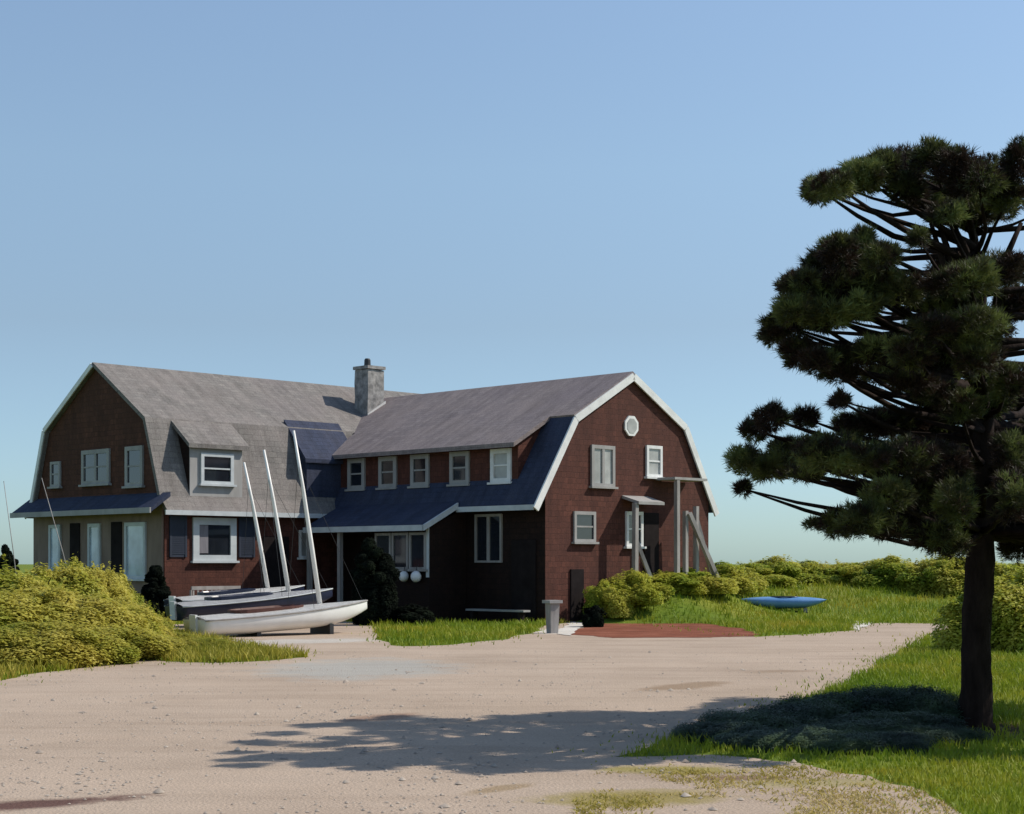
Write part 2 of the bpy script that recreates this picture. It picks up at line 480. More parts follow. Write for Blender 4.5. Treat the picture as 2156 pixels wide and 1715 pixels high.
rust_px = [(1195, 1336), (1240, 1308), (1300, 1300), (1400, 1308), (1500, 1316), (1560, 1326), (1595, 1341), (1450, 1343), (1300, 1344)]
rust_poly = frac_edge([ground_pt(*p) for p in rust_px], 0.30, seed=3)
sheet('red_path', rust_poly, 0.009, M_rust)
sand_px = [(1170, 1336), (1215, 1300), (1290, 1292), (1380, 1297), (1440, 1308), (1330, 1302), (1240, 1311), (1200, 1340)]
sheet('sand_patch', frac_edge([ground_pt(*p) for p in sand_px], 0.12, seed=5), 0.014, M_sand)
sand2_px = [(1690, 1292), (1760, 1296), (1800, 1306), (1840, 1312), (1800, 1330), (1795, 1312), (1740, 1302)]
sheet('sand_patch', frac_edge([ground_pt(*p) for p in sand2_px], 0.12, seed=6), 0.014, M_sand)

def sstep(a, b, v):
    t = np.clip((v - a)/(b - a), 0, 1); return t*t*(3 - 2*t)
def bank_h(x, y):
    x = np.asarray(x, float); y = np.asarray(y, float)
    foot = 43.4 + 1.4*sstep(5, 9, x); wid = 2.8 + 9.5*sstep(4, 9, x)
    return .9*sstep(0, 1, (y - foot)/wid)*sstep(1.7, 3.0, x) - .004
bm = bmesh.new()
gx = np.arange(1.6, 45, .5); gyy = np.arange(43.2, 75, .5)
H_ = bank_h(*np.meshgrid(gx, gyy, indexing='ij'))
grid = [[bm.verts.new((gx[i], gyy[j], H_[i, j] + .03*H_[i, j]*mnoise.noise((gx[i]*.7, gyy[j]*.7, 0)))) for j in range(len(gyy))] for i in range(len(gx))]
for i in range(len(gx)-1):
    for j in range(len(gyy)-1):
        bm.faces.new((grid[i][j], grid[i+1][j], grid[i+1][j+1], grid[i][j+1]))
tag(mk('grass_bank', bm, M_lawn, smooth=True), kind='structure')

# ------------------------------------------------------------------ house (local x = along main wing, y = across it)
L0 = Vector((-9.5, 45.4, 0))
house = empty('house', L0, math.radians(45))
tag(house, 'brown shingled gambrel house with two wings joined in an L and grey roofs', 'house')
HM = Matrix.Translation(L0) @ Matrix.Rotation(math.radians(45), 4, 'Z')
RX, RY = 6.24, -8.42           # near corner of the right wing
RW = 6.9

# main wing
WL = 7.0
XE = 13.1
bm = bmesh.new()
prism(bm, [(0, 0), (WL, 0), (WL, 3.2), (6.16, 5.45), (3.5, 7.2), (.84, 5.45), (0, 3.2)], 0, XE, 'x')
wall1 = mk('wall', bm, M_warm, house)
wall1['label'] = 'dark brown shingled wall of the left wing'
bm = bmesh.new()
strip_section(bm, [(-.34, 3.02), (.02, 3.42), (.78, 5.62), (3.5, 7.36), (6.22, 5.62), (6.98, 3.42), (7.34, 3.02)], .12, -.12, XE + .25, 'x')
roof1 = mk('roof', bm, M_roof, house)
roof1['label'] = 'grey shingled gambrel roof of the left wing'
# inner long wall of main wing takes the redder lit tone of the shingles: thin cladding
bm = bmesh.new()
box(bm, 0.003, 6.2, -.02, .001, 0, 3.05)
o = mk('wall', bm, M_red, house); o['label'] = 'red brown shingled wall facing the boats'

# right wing
bm = bmesh.new()
rp = lambda pts: [(RX + a, z) for a, z in pts]
prism(bm, rp([(0, 0), (RW, 0), (RW, 3.72), (5.8, 5.42), (3.45, 6.74), (1.1, 5.42), (0, 3.72)]), RY, 2.6, 'y')
o = mk('wall', bm, M_brown_shade, house); o['label'] = 'dark brown shingled wall of the right wing'
bm = bmesh.new()
strip_section(bm, rp([(1.04, 5.57), (3.45, 6.92), (5.80, 5.60)]), .12, RY - .08, 3.2, 'y')
o = mk('roof', bm, M_roof2, house); o['label'] = 'mauve grey upper roof of the right wing'
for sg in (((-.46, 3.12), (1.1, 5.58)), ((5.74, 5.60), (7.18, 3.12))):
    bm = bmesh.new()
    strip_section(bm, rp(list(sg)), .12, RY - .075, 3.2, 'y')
    o = mk('roof', bm, M_roof_shade, house); o['label'] = 'steep dark slate lower roof of the right wing'
# gable cladding (red brown, lit tone of the shingles) on the right gable
bm = bmesh.new()
prism(bm, rp([(0.0, 0), (RW, 0), (RW, 3.70), (5.8, 5.42), (3.45, 6.74), (1.1, 5.42), (0.0, 3.70)]), RY - .02, RY - .002, 'y')
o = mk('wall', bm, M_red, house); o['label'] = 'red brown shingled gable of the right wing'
# rake boards
bm = bmesh.new()
pr = [(-.46, 3.0), (1.1, 5.45), (3.45, 6.77), (5.75, 5.47), (7.18, 3.0)]
for (a, b) in zip(pr, pr[1:]):
    d = (Vector(b) - Vector(a)).normalized()
    n = Vector((-d.y, d.x))
    if n.y < 0: n = -n
    q = [Vector(a) + n*.10, Vector(b) + n*.10, Vector(b) - n*.10, Vector(a) - n*.10]
    A = [bm.verts.new((RX + p.x, RY - .135, p.y)) for p in q]
    B = [bm.verts.new((RX + p.x, RY - .085, p.y)) for p in q]
    bm.faces.new(A); bm.faces.new(B[::-1])
    for k in range(4): bm.faces.new((A[k], B[k], B[(k+1)%4], A[(k+1)%4]))
bmesh.ops.recalc_face_normals(bm, faces=bm.faces)
mk('rake_board', bm, M_white, house)
# left gable far rake sliver
bm = bmesh.new()
pr = [(-.34, 2.95), (.02, 3.33), (.78, 5.52), (3.5, 7.26), (6.22, 5.52), (6.98, 3.33), (7.34, 2.95)]
for (a, b) in zip(pr[3:], pr[4:]):
    d = (Vector(b) - Vector(a)).normalized(); n = Vector((-d.y, d.x))
    if n.y < 0: n = -n
    q = [Vector(a) + n*.09, Vector(b) + n*.09, Vector(b) - n*.05, Vector(a) - n*.05]
    A = [bm.verts.new((-.16, p.x, p.y)) for p in q]; B = [bm.verts.new((-.125, p.x, p.y)) for p in q]
    bm.faces.new(A); bm.faces.new(B[::-1])
    for k in range(4): bm.faces.new((A[k], B[k], B[(k+1)%4], A[(k+1)%4]))
bmesh.ops.recalc_face_normals(bm, faces=bm.faces)
mk('rake_board', bm, M_white, house)

# eave fascia boards
bm = bmesh.new(); box(bm, -.2, 5.6, -.385, -.345, 2.90, 3.03)
mk('fascia', bm, M_trimgrey, house)
bm = bmesh.new(); box(bm, RX - .50, RX - .465, RY - .06, RY + 2.9, 2.98, 3.12)
mk('fascia', bm, M_trimgrey, house)

# ---- windows: on a wall plane; o = centre bottom, t = tangent, n = outward normal
def window(cx, cy, z0, z1, wid, t, n, pane=M_glass, frame=M_white, cas=.08, muntin='hung', sill=True, off=0.0):
    t = Vector((*t, 0)); n = Vector((*n, 0))
    M = Matrix.Translation(Vector((cx, cy, 0)) + n*off) @ Matrix(((t.x, n.x, 0, 0), (t.y, n.y, 0, 0), (0, 0, 1, 0), (0, 0, 0, 1)))
    h = wid / 2
    bm = bmesh.new()
    box(bm, -h, -h+cas, 0, .06, z0, z1, M); box(bm, h-cas, h, 0, .06, z0, z1, M)
    box(bm, -h+cas, h-cas, 0, .06, z1-cas, z1, M); box(bm, -h+cas, h-cas, 0, .06, z0, z0+cas*.8, M)
    iw = h - cas
    zm = (z0 + z1)/2
    if muntin in ('hung', 'grid', 'double'):
        box(bm, -iw, iw, .012, .045, zm-.022, zm+.022, M)
    if muntin == 'grid':
        box(bm, -.012, .012, .012, .04, z0+cas*.8, zm-.022, M); box(bm, -.012, .012, .012, .04, zm+.022, z1-cas, M)
    if muntin in ('double', 'mullion'):
        box(bm, -.05, .05, .012, .055, z0+cas*.8, z1-cas, M) if muntin == 'mullion' else (box(bm, -.05, .05, .012, .055, z0+cas*.8, zm-.022, M), box(bm, -.05, .05, .012, .055, zm+.022, z1-cas, M))
    bmesh.ops.recalc_face_normals(bm, faces=bm.faces)
    f = mk('window', bm, frame, house)
    bm = bmesh.new(); box(bm, -iw-.004, iw+.004, .004, .02, z0+.02, z1-.02, M)
    bmesh.ops.recalc_face_normals(bm, faces=bm.faces)
    mk('pane', bm, pane, f)
    if sill:
        bm = bmesh.new(); box(bm, -h-.06, h+.06, 0, .12, z0-.06, z0-.002, M)
        bmesh.ops.recalc_face_normals(bm, faces=bm.faces)
        mk('sill', bm, frame, f)
    return f

def slab(name, cx, cy, z0, z1, wid, t, n, mat, d0=0.002, d1=.05, parent=None):
    t = Vector((*t, 0)); n = Vector((*n, 0))
    M = Matrix.Translation((cx, cy, 0)) @ Matrix(((t.x, n.x, 0, 0), (t.y, n.y, 0, 0), (0, 0, 1, 0), (0, 0, 0, 1)))
    bm = bmesh.new(); box(bm, -wid/2, wid/2, d0, d1, z0, z1, M)
    bmesh.ops.recalc_face_normals(bm, faces=bm.faces)
    return mk(name, bm, mat, parent or house)

GL = dict(t=(0, 1), n=(-1, 0))      # left gable face (x = 0)
IN = dict(t=(1, 0), n=(0, -1))      # wall facing the boats (y = 0) and right gable (y = RY)
SH = dict(t=(0, 1), n=(-1, 0))      # shaded long wall of right wing (x = RX)

# left gable upper windows
window(0, 5.73, 3.86, 4.60, .56, pane=M_glass, frame=M_grey, **GL)
window(0, 3.48, 3.86, 4.85, 1.5, pane=M_glass, frame=M_grey, muntin='double', cas=.12, **GL)
window(0, 1.45, 3.74, 4.85, .9, pane=M_glass, frame=M_grey, cas=.12, **GL)
# left gable ground floor: pale boarding, tall porch windows, dark doors, pent roof
bm = bmesh.new(); box(bm, -.06, -.003, .02, 6.98, 0, 3.18)
mk('porch_wall', bm, M_porch, house)
for cy_, wd in ((5.66, .66), (3.45, .66), (1.30, 1.05)):
    window(0, cy_, 1.15, 2.72, wd, pane=M_skyglass, frame=M_trimgrey, muntin='none', cas=.10, off=.062, **GL)
for cy_, wd in ((4.55, .55), (2.3, .55)):
    slab('door', 0, cy_, .1, 2.75, wd, mat=M_door, d0=.063, d1=.085, **GL)
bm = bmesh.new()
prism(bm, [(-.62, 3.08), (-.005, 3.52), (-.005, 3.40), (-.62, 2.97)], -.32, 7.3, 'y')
mk('pent_roof', bm, M_roof_shade, house)
bm = bmesh.new(); box(bm, -.665, -.625, -.32, 7.3, 2.94, 3.09)
mk('fascia', bm, M_grey, house)

# dormer on main wing (facing the boats)
bm = bmesh.new()
prism(bm, [(.06, 3.40), (.9, 5.5), (.06, 4.84)], .85, 2.62, 'x')
dm = mk('dormer', bm, M_brown_shade, house)
dm['label'] = 'small shed dormer above the boats'
bm = bmesh.new(); box(bm, .853, 2.617, .03, .058, 3.42, 4.82)
mk('dormer_front', bm, M_grey, dm)
bm = bmesh.new()
prism(bm, [(1.05, 5.80), (-.12, 4.90), (-.12, 4.78), (1.05, 5.68)], .72, 2.76, 'x')
mk('dormer_roof', bm, M_roof, dm)
window(1.74, .03, 3.80, 4.66, 1.1, pane=M_glass, frame=M_trimgrey, muntin='hung', cas=.1, **IN)

# dormer added at the inner corner of the wings, coloured dark as shade
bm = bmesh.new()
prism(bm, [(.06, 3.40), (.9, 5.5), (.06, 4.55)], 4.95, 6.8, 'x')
dm = mk('dormer', bm, M_roof_shade, house); dm['label'] = 'dark dormer in the corner between the wings'
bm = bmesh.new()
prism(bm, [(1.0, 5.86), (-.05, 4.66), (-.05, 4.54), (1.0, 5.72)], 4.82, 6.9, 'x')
mk('dormer_roof', bm, M_roof_shade, dm)
# ground floor of wall facing boats
window(1.62, -.02, 1.65, 2.85, 1.45, pane=M_glass, frame=M_trimgrey, muntin='none', cas=.20, **IN)
slab('window', 1.22, -.045, 1.86, 2.64, .36, mat=M_greycurt, d0=.002, d1=.012, **IN)
for cx_ in (.42, 2.72):
    sh = slab('shutter', cx_, -.02, 1.75, 2.88, .55, mat=M_shutter, d0=.002, d1=.03, **IN)
    bm = bmesh.new(); bm.from_mesh(sh.data)
    for k in range(19): box(bm, cx_-.21, cx_+.21, -.062, -.051, 1.83 + k*.05, 1.865 + k*.05)
    for a_ in (-.275, .215): box(bm, cx_+a_, cx_+a_+.06, -.07, -.051, 1.75, 2.88)
    bmesh.ops.recalc_face_normals(bm, faces=bm.faces); uv_project(bm); bm.to_mesh(sh.data); bm.free()
slab('door', 3.75, -.02, .12, 2.35, .9, mat=M_door, **IN)
window(4.75, -.02, 1.75, 2.55, .32, pane=M_blind, frame=M_white, muntin='none', cas=.06, **IN)

# long dormer on the right wing with five windows
bm = bmesh.new()
prism(bm, rp([(0.0, 3.60), (1.15, 5.46), (0.0, 4.86)]), RY + 1.0, .45, 'y')
dm = mk('dormer', bm, M_red, house); dm['label'] = 'long shed dormer with five windows'
bm = bmesh.new()
sl_ = (6.9 - 5.58) / 2.35
z_at = lambda p: 5.58 - (1.1 - p) * sl_ + .03
prism(bm, rp([(1.32, z_at(1.32)), (-.34, z_at(-.34)), (-.34, z_at(-.34) - .12), (1.32, z_at(1.32) - .12)]), RY + .82, .62, 'y')
mk('dormer_roof', bm, M_roof2, dm)
for q, pn, fr in ((1.62, M_blind, M_white), (3.25, M_glass, M_grey), (4.9, M_glass, M_grey), (6.3, M_glass, M_grey), (7.72, M_glass, M_grey)):
    window(RX, RY + q, 3.78, 4.68, .78, pane=pn, frame=fr, muntin='hung', cas=.13, **SH)

# porch along the shaded wall: lean-to roof, glazed bay, posts
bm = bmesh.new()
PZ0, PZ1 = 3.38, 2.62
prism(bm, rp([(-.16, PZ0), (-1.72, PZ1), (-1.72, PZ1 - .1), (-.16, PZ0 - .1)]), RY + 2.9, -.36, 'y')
pr_ = mk('porch_roof', bm, M_roof_shade, house)
bm = bmesh.new(); box(bm, RX - 1.765, RX - 1.725, RY + 2.9, -.36, PZ1 - .16, PZ1 - .005)
mk('fascia', bm, M_trimgrey, pr_)
bm = bmesh.new(); 
prism(bm, rp([(-.46, 3.24), (-1.72, PZ1 + .0), (-1.72, PZ1 - .16), (-.46, 3.08)]), RY + 2.84, RY + 2.897, 'y')
mk('barge_board', bm, M_trimgrey, pr_)
bm = bmesh.new()
prism(bm, rp([(-1.4, 0), (-.01, 0), (-.01, 3.1), (-1.4, 2.58)]), RY + 3.0, RY + 5.25, 'y')
bay = mk('bay', bm, M_brown_shade, house)
for k in range(3):
    window(RX - 1.4, RY + 3.42 + .72*k, 1.42, 2.42, .68, pane=M_glass, frame=M_greywood, muntin='none', cas=.07, **SH)
slab('corner_board', RX - 1.4, RY + 3.04, 1.2, 2.6, .1, mat=M_trimgrey, d0=.002, d1=.03, **SH)
for q in (6.6, 8.0):
    bm = bmesh.new(); box(bm, RX - 1.62, RX - 1.5, RY + q - .06, RY + q + .06, 0, PZ1 - .1)
    mk('post', bm, M_greywood, house)
# shaded wall, ground floor
window(RX, RY + 2.1, 1.6, 2.92, 1.05, pane=M_glass, frame=M_greywood, muntin='mullion', cas=.07, sill=False, **SH)
slab('door', RX, RY + .75, .1, 2.2, .9, mat=M_door, d0=.002, d1=.05, **SH)
# right gable windows
gy = RY - .02
bm = bmesh.new()
for rr_, d1, d0 in ((.30, -.05, 0),):
    A = [bm.verts.new((RX + 3.42 + rr_*math.cos(math.pi/8 + k*math.pi/4), gy - .05, 5.40 + rr_*math.sin(math.pi/8 + k*math.pi/4))) for k in range(8)]
    B = [bm.verts.new((v.co.x, gy - .001, v.co.z)) for v in A]
    bm.faces.new(A); bm.faces.new(B[::-1])
    for k in range(8): bm.faces.new((A[k], B[k], B[(k+1)%8], A[(k+1)%8]))
bmesh.ops.recalc_face_normals(bm, faces=bm.faces)
ov = mk('window', bm, M_white, house); ov['label'] = 'small white octagonal window under the peak'
bm = bmesh.new()
A = [bm.verts.new((RX + 3.42 + .22*math.cos(math.pi/8 + k*math.pi/4), gy - .058, 5.40 + .22*math.sin(math.pi/8 + k*math.pi/4))) for k in range(8)]
B = [bm.verts.new((v.co.x, gy - .045, v.co.z)) for v in A]
bm.faces.new(A); bm.faces.new(B[::-1])
for k in range(8): bm.faces.new((A[k], B[k], B[(k+1)%8], A[(k+1)%8]))
bmesh.ops.recalc_face_normals(bm, faces=bm.faces)
mk('pane', bm, M_blind, ov)
window(RX + 2.24, gy, 3.68, 4.80, .95, pane=M_blind, frame=M_grey, muntin='mullion', cas=.1, **IN)
window(RX + 4.40, gy, 4.02, 4.90, .68, pane=M_blind, frame=M_white, muntin='hung', cas=.09, **IN)
window(RX + 1.50, gy, 2.16, 2.98, .86, pane=M_glass, frame=M_grey, muntin='hung', cas=.09, **IN)
window(RX + 3.55, gy, 2.05, 3.02, .72, pane=M_glass, frame=M_white, muntin='hung', cas=.1, **IN)
slab('door', RX + 4.28, gy, .95, 3.0, .62, mat=M_door, **IN)
slab('door', RX + 1.2, gy, .05, 1.42, .5, mat=M_door, **IN)
# hood over the side door and outside timber stair frame
bm = bmesh.new()
prism(bm, [(gy - .003, 3.46), (gy - .62, 3.28), (gy - .62, 3.20), (gy - .003, 3.38)], RX + 3.05, RX + 4.15, 'x')
mk('door_hood', bm, M_grey, house)
stair = empty('outside_stair', (0, 0, 0)); stair.parent = house
def timber(name, a, b, w_=.1, h_=.1, mat=M_greywood):
    bm = bmesh.new(); beam(bm, (RX + a[0], gy + a[1], a[2]), (RX + b[0], gy + b[1], b[2]), w_, h_)
    return mk(name, bm, mat, stair)
timber('landing', (4.45, -.40, 3.96), (5.9, -.40, 3.96), .7, .07, M_grey)
timber('post', (4.62, -.68, 0), (4.62, -.68, 3.92), .12, .12)
timber('post', (5.02, -.66, 0), (5.02, -.66, 3.06), .12, .12)
timber('post', (5.5, -.66, 1.2), (5.5, -.66, 3.2), .12, .12)
timber('brace', (5.08, -.74, 3.0), (6.35, -1.0, .7), .12, .12)
timber('brace', (5.55, -.56, 3.1), (6.05, -.8, 1.2), .09, .09)
timber('post', (3.02, -.5, 0), (3.05, -.5, 3.24), .13, .13)
timber('brace', (3.08, -.5, 2.2), (3.5, -.7, 1.1), .1, .1)

# chimney
cc = HM.inverted() @ Vector((-4.55, 53.0, 0))
ch = empty('chimney', (cc.x, cc.y, 0)); ch.parent = house
bm = bmesh.new()
box(bm, -.33, .33, -.33, .33, 5.2, 7.72)
bmesh.ops.subdivide_edges(bm, edges=bm.edges, cuts=5, use_grid_fill=True)
for v in bm.verts:
    v.co += mnoise.noise_vector(v.co * 3.3) * .035
mk('chimney_shaft', bm, M_stone, ch)
bm = bmesh.new(); box(bm, -.37, .37, -.37, .37, 7.74, 7.84)
mk('chimney_cap', bm, M_stone, ch)
bm = bmesh.new(); tube(bm, [(-.06, .02, 7.84), (-.06, .02, 8.06), (-.06, .02, 8.10)], [.11, .10, .07], 12)
mk('chimney_pot', bm, M_darkmetal, ch)
bm = bmesh.new(); 
prism(bm, [(-.37, 6.05), (.37, 6.05), (.37, 6.75), (-.37, 6.3)], -.375, -.34, 'y')
mk('flashing', bm, M_flash, ch)

# pale plank step by the shaded wall
bm = bmesh.new()
A = HM @ Vector((RX - .55, RY + .15, .32)); B = HM @ Vector((RX - .55, RY + 2.3, .32))
ob = empty('plank_bench', ((A + B)/2 - Vector((0, 0, .32))), math.radians(135))
tag(ob, 'low pale plank bench along the dark wall of the right wing', 'bench')
box(bm, -1.1, 1.1, -.13, .13, .30, .35); mk('seat', bm, M_grey, ob)
for sx in (-.9, .9):
    bm = bmesh.new(); box(bm, sx-.04, sx+.04, -.11, .11, 0, .298); mk('leg', bm, M_door, ob)

# ------------------------------------------------------------------ sailing dinghies
def dinghy(loc, heading, length, hullm, deckm, mast_h, rake, label, pitch, cock=M_cockpit, beam_=1.35):
    root = empty('sailing_dinghy', loc, heading)
    tag(root, label, 'sailboat', 'dinghies beached in front of the left wing')
    # x from stern (0) to bow (length)
    nx, nr = 22, 10
    bm = bmesh.new(); rows = []
    P = Matrix.Rotation(-pitch, 4, 'Y')
    def halfw(f): return beam_/2 * (0.72 + 0.28*math.sin(min(1, f/0.45)*math.pi/2)) * (1 - max(0, (f-.42)/.58)**2.3) + .012
    def sheer(f): return .40 + .14*(f-.3)**2 + .06*f
    def keel(f): return .02 + .30*max(0, (f-.6)/.4)**2.4 + .05*max(0, (.25-f)/.25)
    for i in range(nx+1):
        f = i/nx; hw = halfw(f); zs = sheer(f); zk = keel(f)
        row = []
        for j in range(-nr, nr+1):
            a = j/nr
            y = hw * math.copysign(abs(math.sin(a*math.pi/2))**.85, a)
            z = zk + (zs - zk) * (abs(a)**2.6)
            row.append(bm.verts.new(P @ Vector((f*length, y, z))))
        rows.append(row)
    for a, b in zip(rows, rows[1:]):
        for j in range(2*nr): bm.faces.new((a[j], a[j+1], b[j+1], b[j]))
    bm.faces.new(rows[0])
    bmesh.ops.recalc_face_normals(bm, faces=bm.faces)
    mk('hull', bm, hullm, root, smooth=True)
    bm = bmesh.new(); rows = []
    for i in range(nx+1):
        f = i/nx; hw = halfw(f) + .015; zs = sheer(f) + .004
        row = []
        for j in range(-6, 7):
            a = j/6
            row.append(bm.verts.new(P @ Vector((f*length, a*hw, zs + .07*(1-a*a)*min(1, (1-f)*3)))))
        rows.append(row)
    for a, b in zip(rows, rows[1:]):
        for j in range(12): bm.faces.new((a[j], b[j], b[j+1], a[j+1]))
    bmesh.ops.solidify(bm, geom=bm.faces, thickness=-.02)
    bmesh.ops.recalc_face_normals(bm, faces=bm.faces)
    mk('deck', bm, deckm, root, smooth=True)
    for sg in (-1, 1):
        bm = bmesh.new(); tube(bm, [P @ Vector((f_*length, sg*(halfw(f_)+.012), sheer(f_)-.012)) for f_ in np.linspace(0, 1, 18)], .016, 6); mk('rub_rail', bm, M_greywood if hullm is M_hullwhite else M_trimgrey, root, smooth=True)
    # cockpit: an open well with a rounded coaming
    bm = bmesh.new()
    ring_o, ring_i, ring_b = [], [], []
    for k in range(20):
        a = 2*math.pi*k/20
        ex = math.copysign(abs(math.cos(a))**.6, math.cos(a)); ey = math.copysign(abs(math.sin(a))**.6, math.sin(a))
        x = length*.40 + ex*length*.2; y = ey*beam_*.27
        ring_o.append(bm.verts.new(P @ Vector((x, y, sheer(.4)+.125))))
        ring_i.append(bm.verts.new(P @ Vector((length*.40 + ex*length*.19, ey*beam_*.25, sheer(.4)+.13))))
        ring_b.append(bm.verts.new(P @ Vector((length*.40 + ex*length*.18, ey*beam_*.23, sheer(.4)+.085))))
    lo = [bm.verts.new(v.co - Vector((0, 0, .09))) for v in ring_o]
    for k in range(20):
        j = (k+1) % 20
        bm.faces.new((lo[k], lo[j], ring_o[j], ring_o[k])); bm.faces.new((ring_o[k], ring_o[j], ring_i[j], ring_i[k])); bm.faces.new((ring_i[k], ring_i[j], ring_b[j], ring_b[k]))
    bm.faces.new(ring_b)
    bmesh.ops.recalc_face_normals(bm, faces=bm.faces)
    mk('cockpit', bm, cock, root)
    # mast, boom
    mb = P @ Vector((length*.715, 0, sheer(.7) + .03))
    top = mb + Vector((-math.sin(rake)*mast_h, 0, math.cos(rake)*mast_h))
    bend = Vector((math.sin(rake)*.10, 0, 0))
    bm = bmesh.new()
    tube(bm, [mb, mb.lerp(top, .33) + bend*.8, mb.lerp(top, .66) + bend, top], [.057, .051, .042, .028], 10)
    mk('mast', bm, M_mast, root, smooth=True)
    hd_ = mb.lerp(top, .82)
    for e in (P @ Vector((length*.97, 0, sheer(.97)+.02)), P @ Vector((length*.6, beam_*.42, sheer(.6)+.02)), P @ Vector((length*.6, -beam_*.42, sheer(.6)+.02))):
        bm = bmesh.new(); tube(bm, [hd_, e], .0045, 5); mk('stay', bm, M_darkmetal, root)
    bm = bmesh.new(); box(bm, -.04, .012, -.14, .14, .0, .42, P @ Matrix.Translation((0, 0, .1)))
    mk('rudder_board', bm, deckm, root)
    # cradle under the hull
    for fx, hgt in ((.3, 0), (.72, 0)):
        pp = P @ Vector((length*fx, 0, keel(fx)))
        bm = bmesh.new(); box(bm, pp.x-.05, pp.x+.05, -.42, .42, -loc[2], pp.z + .05)
        mk('cradle', bm, M_darkmetal, root)
    return root

hd = math.atan2(2.5, 3.49)
ax = Vector((math.cos(hd), math.sin(hd), 0))
def place_by_mast(px, py, D, L):
    p = at(px, py, D); p.z = 0
    return p - ax*L*.715
dinghy(place_by_mast(684, 1275, 37.2, 4.4) + Vector((0, 0, -.03)), hd + .05, 4.4, M_hullwhite, M_hullwhite, 3.95, math.radians(10.0), 'white hulled sailing dinghy nearest the driveway with a rusty brown cockpit', math.radians(3.2))
dinghy(place_by_mast(611, 1260, 40.2, 4.2) + Vector((0, 0, .18)), hd + .0, 4.2, M_hullnavy, M_deckgrey, 3.50, math.radians(11.0), 'navy hulled sailing dinghy lying between the two other dinghies', math.radians(3.6), M_hullnavy)
dinghy(place_by_mast(570, 1250, 42.3, 3.7) + Vector((0, 0, .26)), hd + .03, 3.7, M_hullnavy, M_hullwhite, 3.28, math.radians(12.0), 'white decked sailing dinghy with the shortest mast closest to the house wall', math.radians(3.6), M_hullnavy)

# ------------------------------------------------------------------ kayak on the lawn
def kayak():
    D = 48.2
    c = at(1648, 1283, D)
    root = empty('kayak', (c.x, c.y, float(bank_h(c.x, c.y)) - .07), math.radians(-8))
    tag(root, 'blue kayak lying on the green lawn near the driveway', 'kayak')
    L, nx, nr = 2.55, 24, 12
    bm = bmesh.new(); rows = []
    for i in range(nx+1):
        f = i/nx; e = abs(2*f-1); hw = .33*(1-e**2.4)+.008
        zc = .30 + .07*e**3
        row = []
        for j in range(nr):
            a = 2*math.pi*j/nr
            row.append(bm.verts.new(((f-.5)*L, hw*math.cos(a), zc + math.sin(a)*(.2 if math.sin(a) < 0 else .15)*(1-e**3)+.0)))
        rows.append(row)
    for a, b in zip(rows, rows[1:]):
        for j in range(nr): bm.faces.new((a[j], b[j], b[(j+1)%nr], a[(j+1)%nr]))
    bm.faces.new(rows[0]); bm.faces.new(rows[-1])
    bmesh.ops.recalc_face_normals(bm, faces=bm.faces)
    mk('hull', bm, M_kayak, root, smooth=True)
    bm = bmesh.new(); pts = []
    for k in range(25):
        a = 2*math.pi*k/24; pts.append((.05+.38*math.cos(a), .2*math.sin(a), .445))
    tube(bm, pts, .02, 6, cap=False)
    mk('cockpit_rim', bm, M_hullnavy, root, smooth=True)
    for a_, b_ in ((-.75, -.65), (.6, .7)):
        bm = bmesh.new(); box(bm, a_, b_, -.2, .2, 0, .12); mk('cradle', bm, M_greywood, root)
kayak()

# ------------------------------------------------------------------ bench, stone post, poles, buoys
bp = HM @ Vector((.95, -1.35, 0))
bench = empty('garden_bench', bp, math.radians(45))
tag(bench, 'grey weathered garden bench behind the navy dinghy below the shuttered window', 'bench')
bm = bmesh.new()
for k in range(4): box(bm, -.8, .8, -.25 + k*.125, -.15 + k*.125, .44, .475)
mk('seat', bm, M_greywood, bench)
bm = bmesh.new()
box(bm, -.8, .8, .25, .29, .86, .96); box(bm, -.8, .8, .25, .29, .55, .6)
for k in range(11): box(bm, -.76 + k*.148, -.71 + k*.148, .26, .28, .6, .86)
mk('backrest', bm, M_greywood, bench)
for sx in (-.8, .8):
    for sy, h in ((-.25, .64), (.27, .86)):
        bm = bmesh.new(); box(bm, sx-.035 if sx < 0 else sx+.003, sx-.003 if sx < 0 else sx+.035, sy-.03, sy+.03, 0, h); mk('leg', bm, M_greywood, bench)
    bm = bmesh.new(); box(bm, (sx-.045) if sx < 0 else sx-.0, sx if sx < 0 else sx+.045, -.3, .238, .642, .675); mk('armrest', bm, M_greywood, bench)

pp = ground_pt(1163, 1334)
post = empty('stone_post', (pp[0], pp[1], 0), math.radians(30))
tag(post, 'pale grey gate post with a flat cap beside the red earth patch', 'post')
bm = bmesh.new(); box(bm, -.12, .12, -.12, .12, 0, .68)
for v in bm.verts:
    if v.co.z < .1: v.co.x *= .8; v.co.y *= .8
mk('shaft', bm, M_greywood, post)
bm = bmesh.new(); box(bm, -.17, .17, -.17, .17, .682, .75); mk('cap', bm, M_grey, post)

def pole(a, b, r, label, px, group='bare poles left of the house'):
    root = empty('pole', (a.x, a.y, a.z))
    bm = bmesh.new(); tube(bm, [(0, 0, 0), (b - a)*.5 + Vector((.02, 0, 0)), b - a], [r, r*.9, r*.6], 8)
    o = mk('shaft', bm, M_greywood, root, smooth=True)
    bm = bmesh.new(); ellipsoid(bm, b - a, (r*.9, r*.9, r*1.4), None, 8, 6); mk('tip', bm, M_greywood, root, smooth=True)
    tag(root, label, 'pole', group)
a = at(172, 1190, 43.0); a.z = 0
pole(a, at(88, 1008, 43.4), .014, 'thin grey pole leaning across the pent roof of the left gable', 0)
a = at(46, 1190, 42.0); a.z = 0
pole(a, at(8, 1015, 42.3), .013, 'thin grey pole standing alone against the sky at the far left', 0)

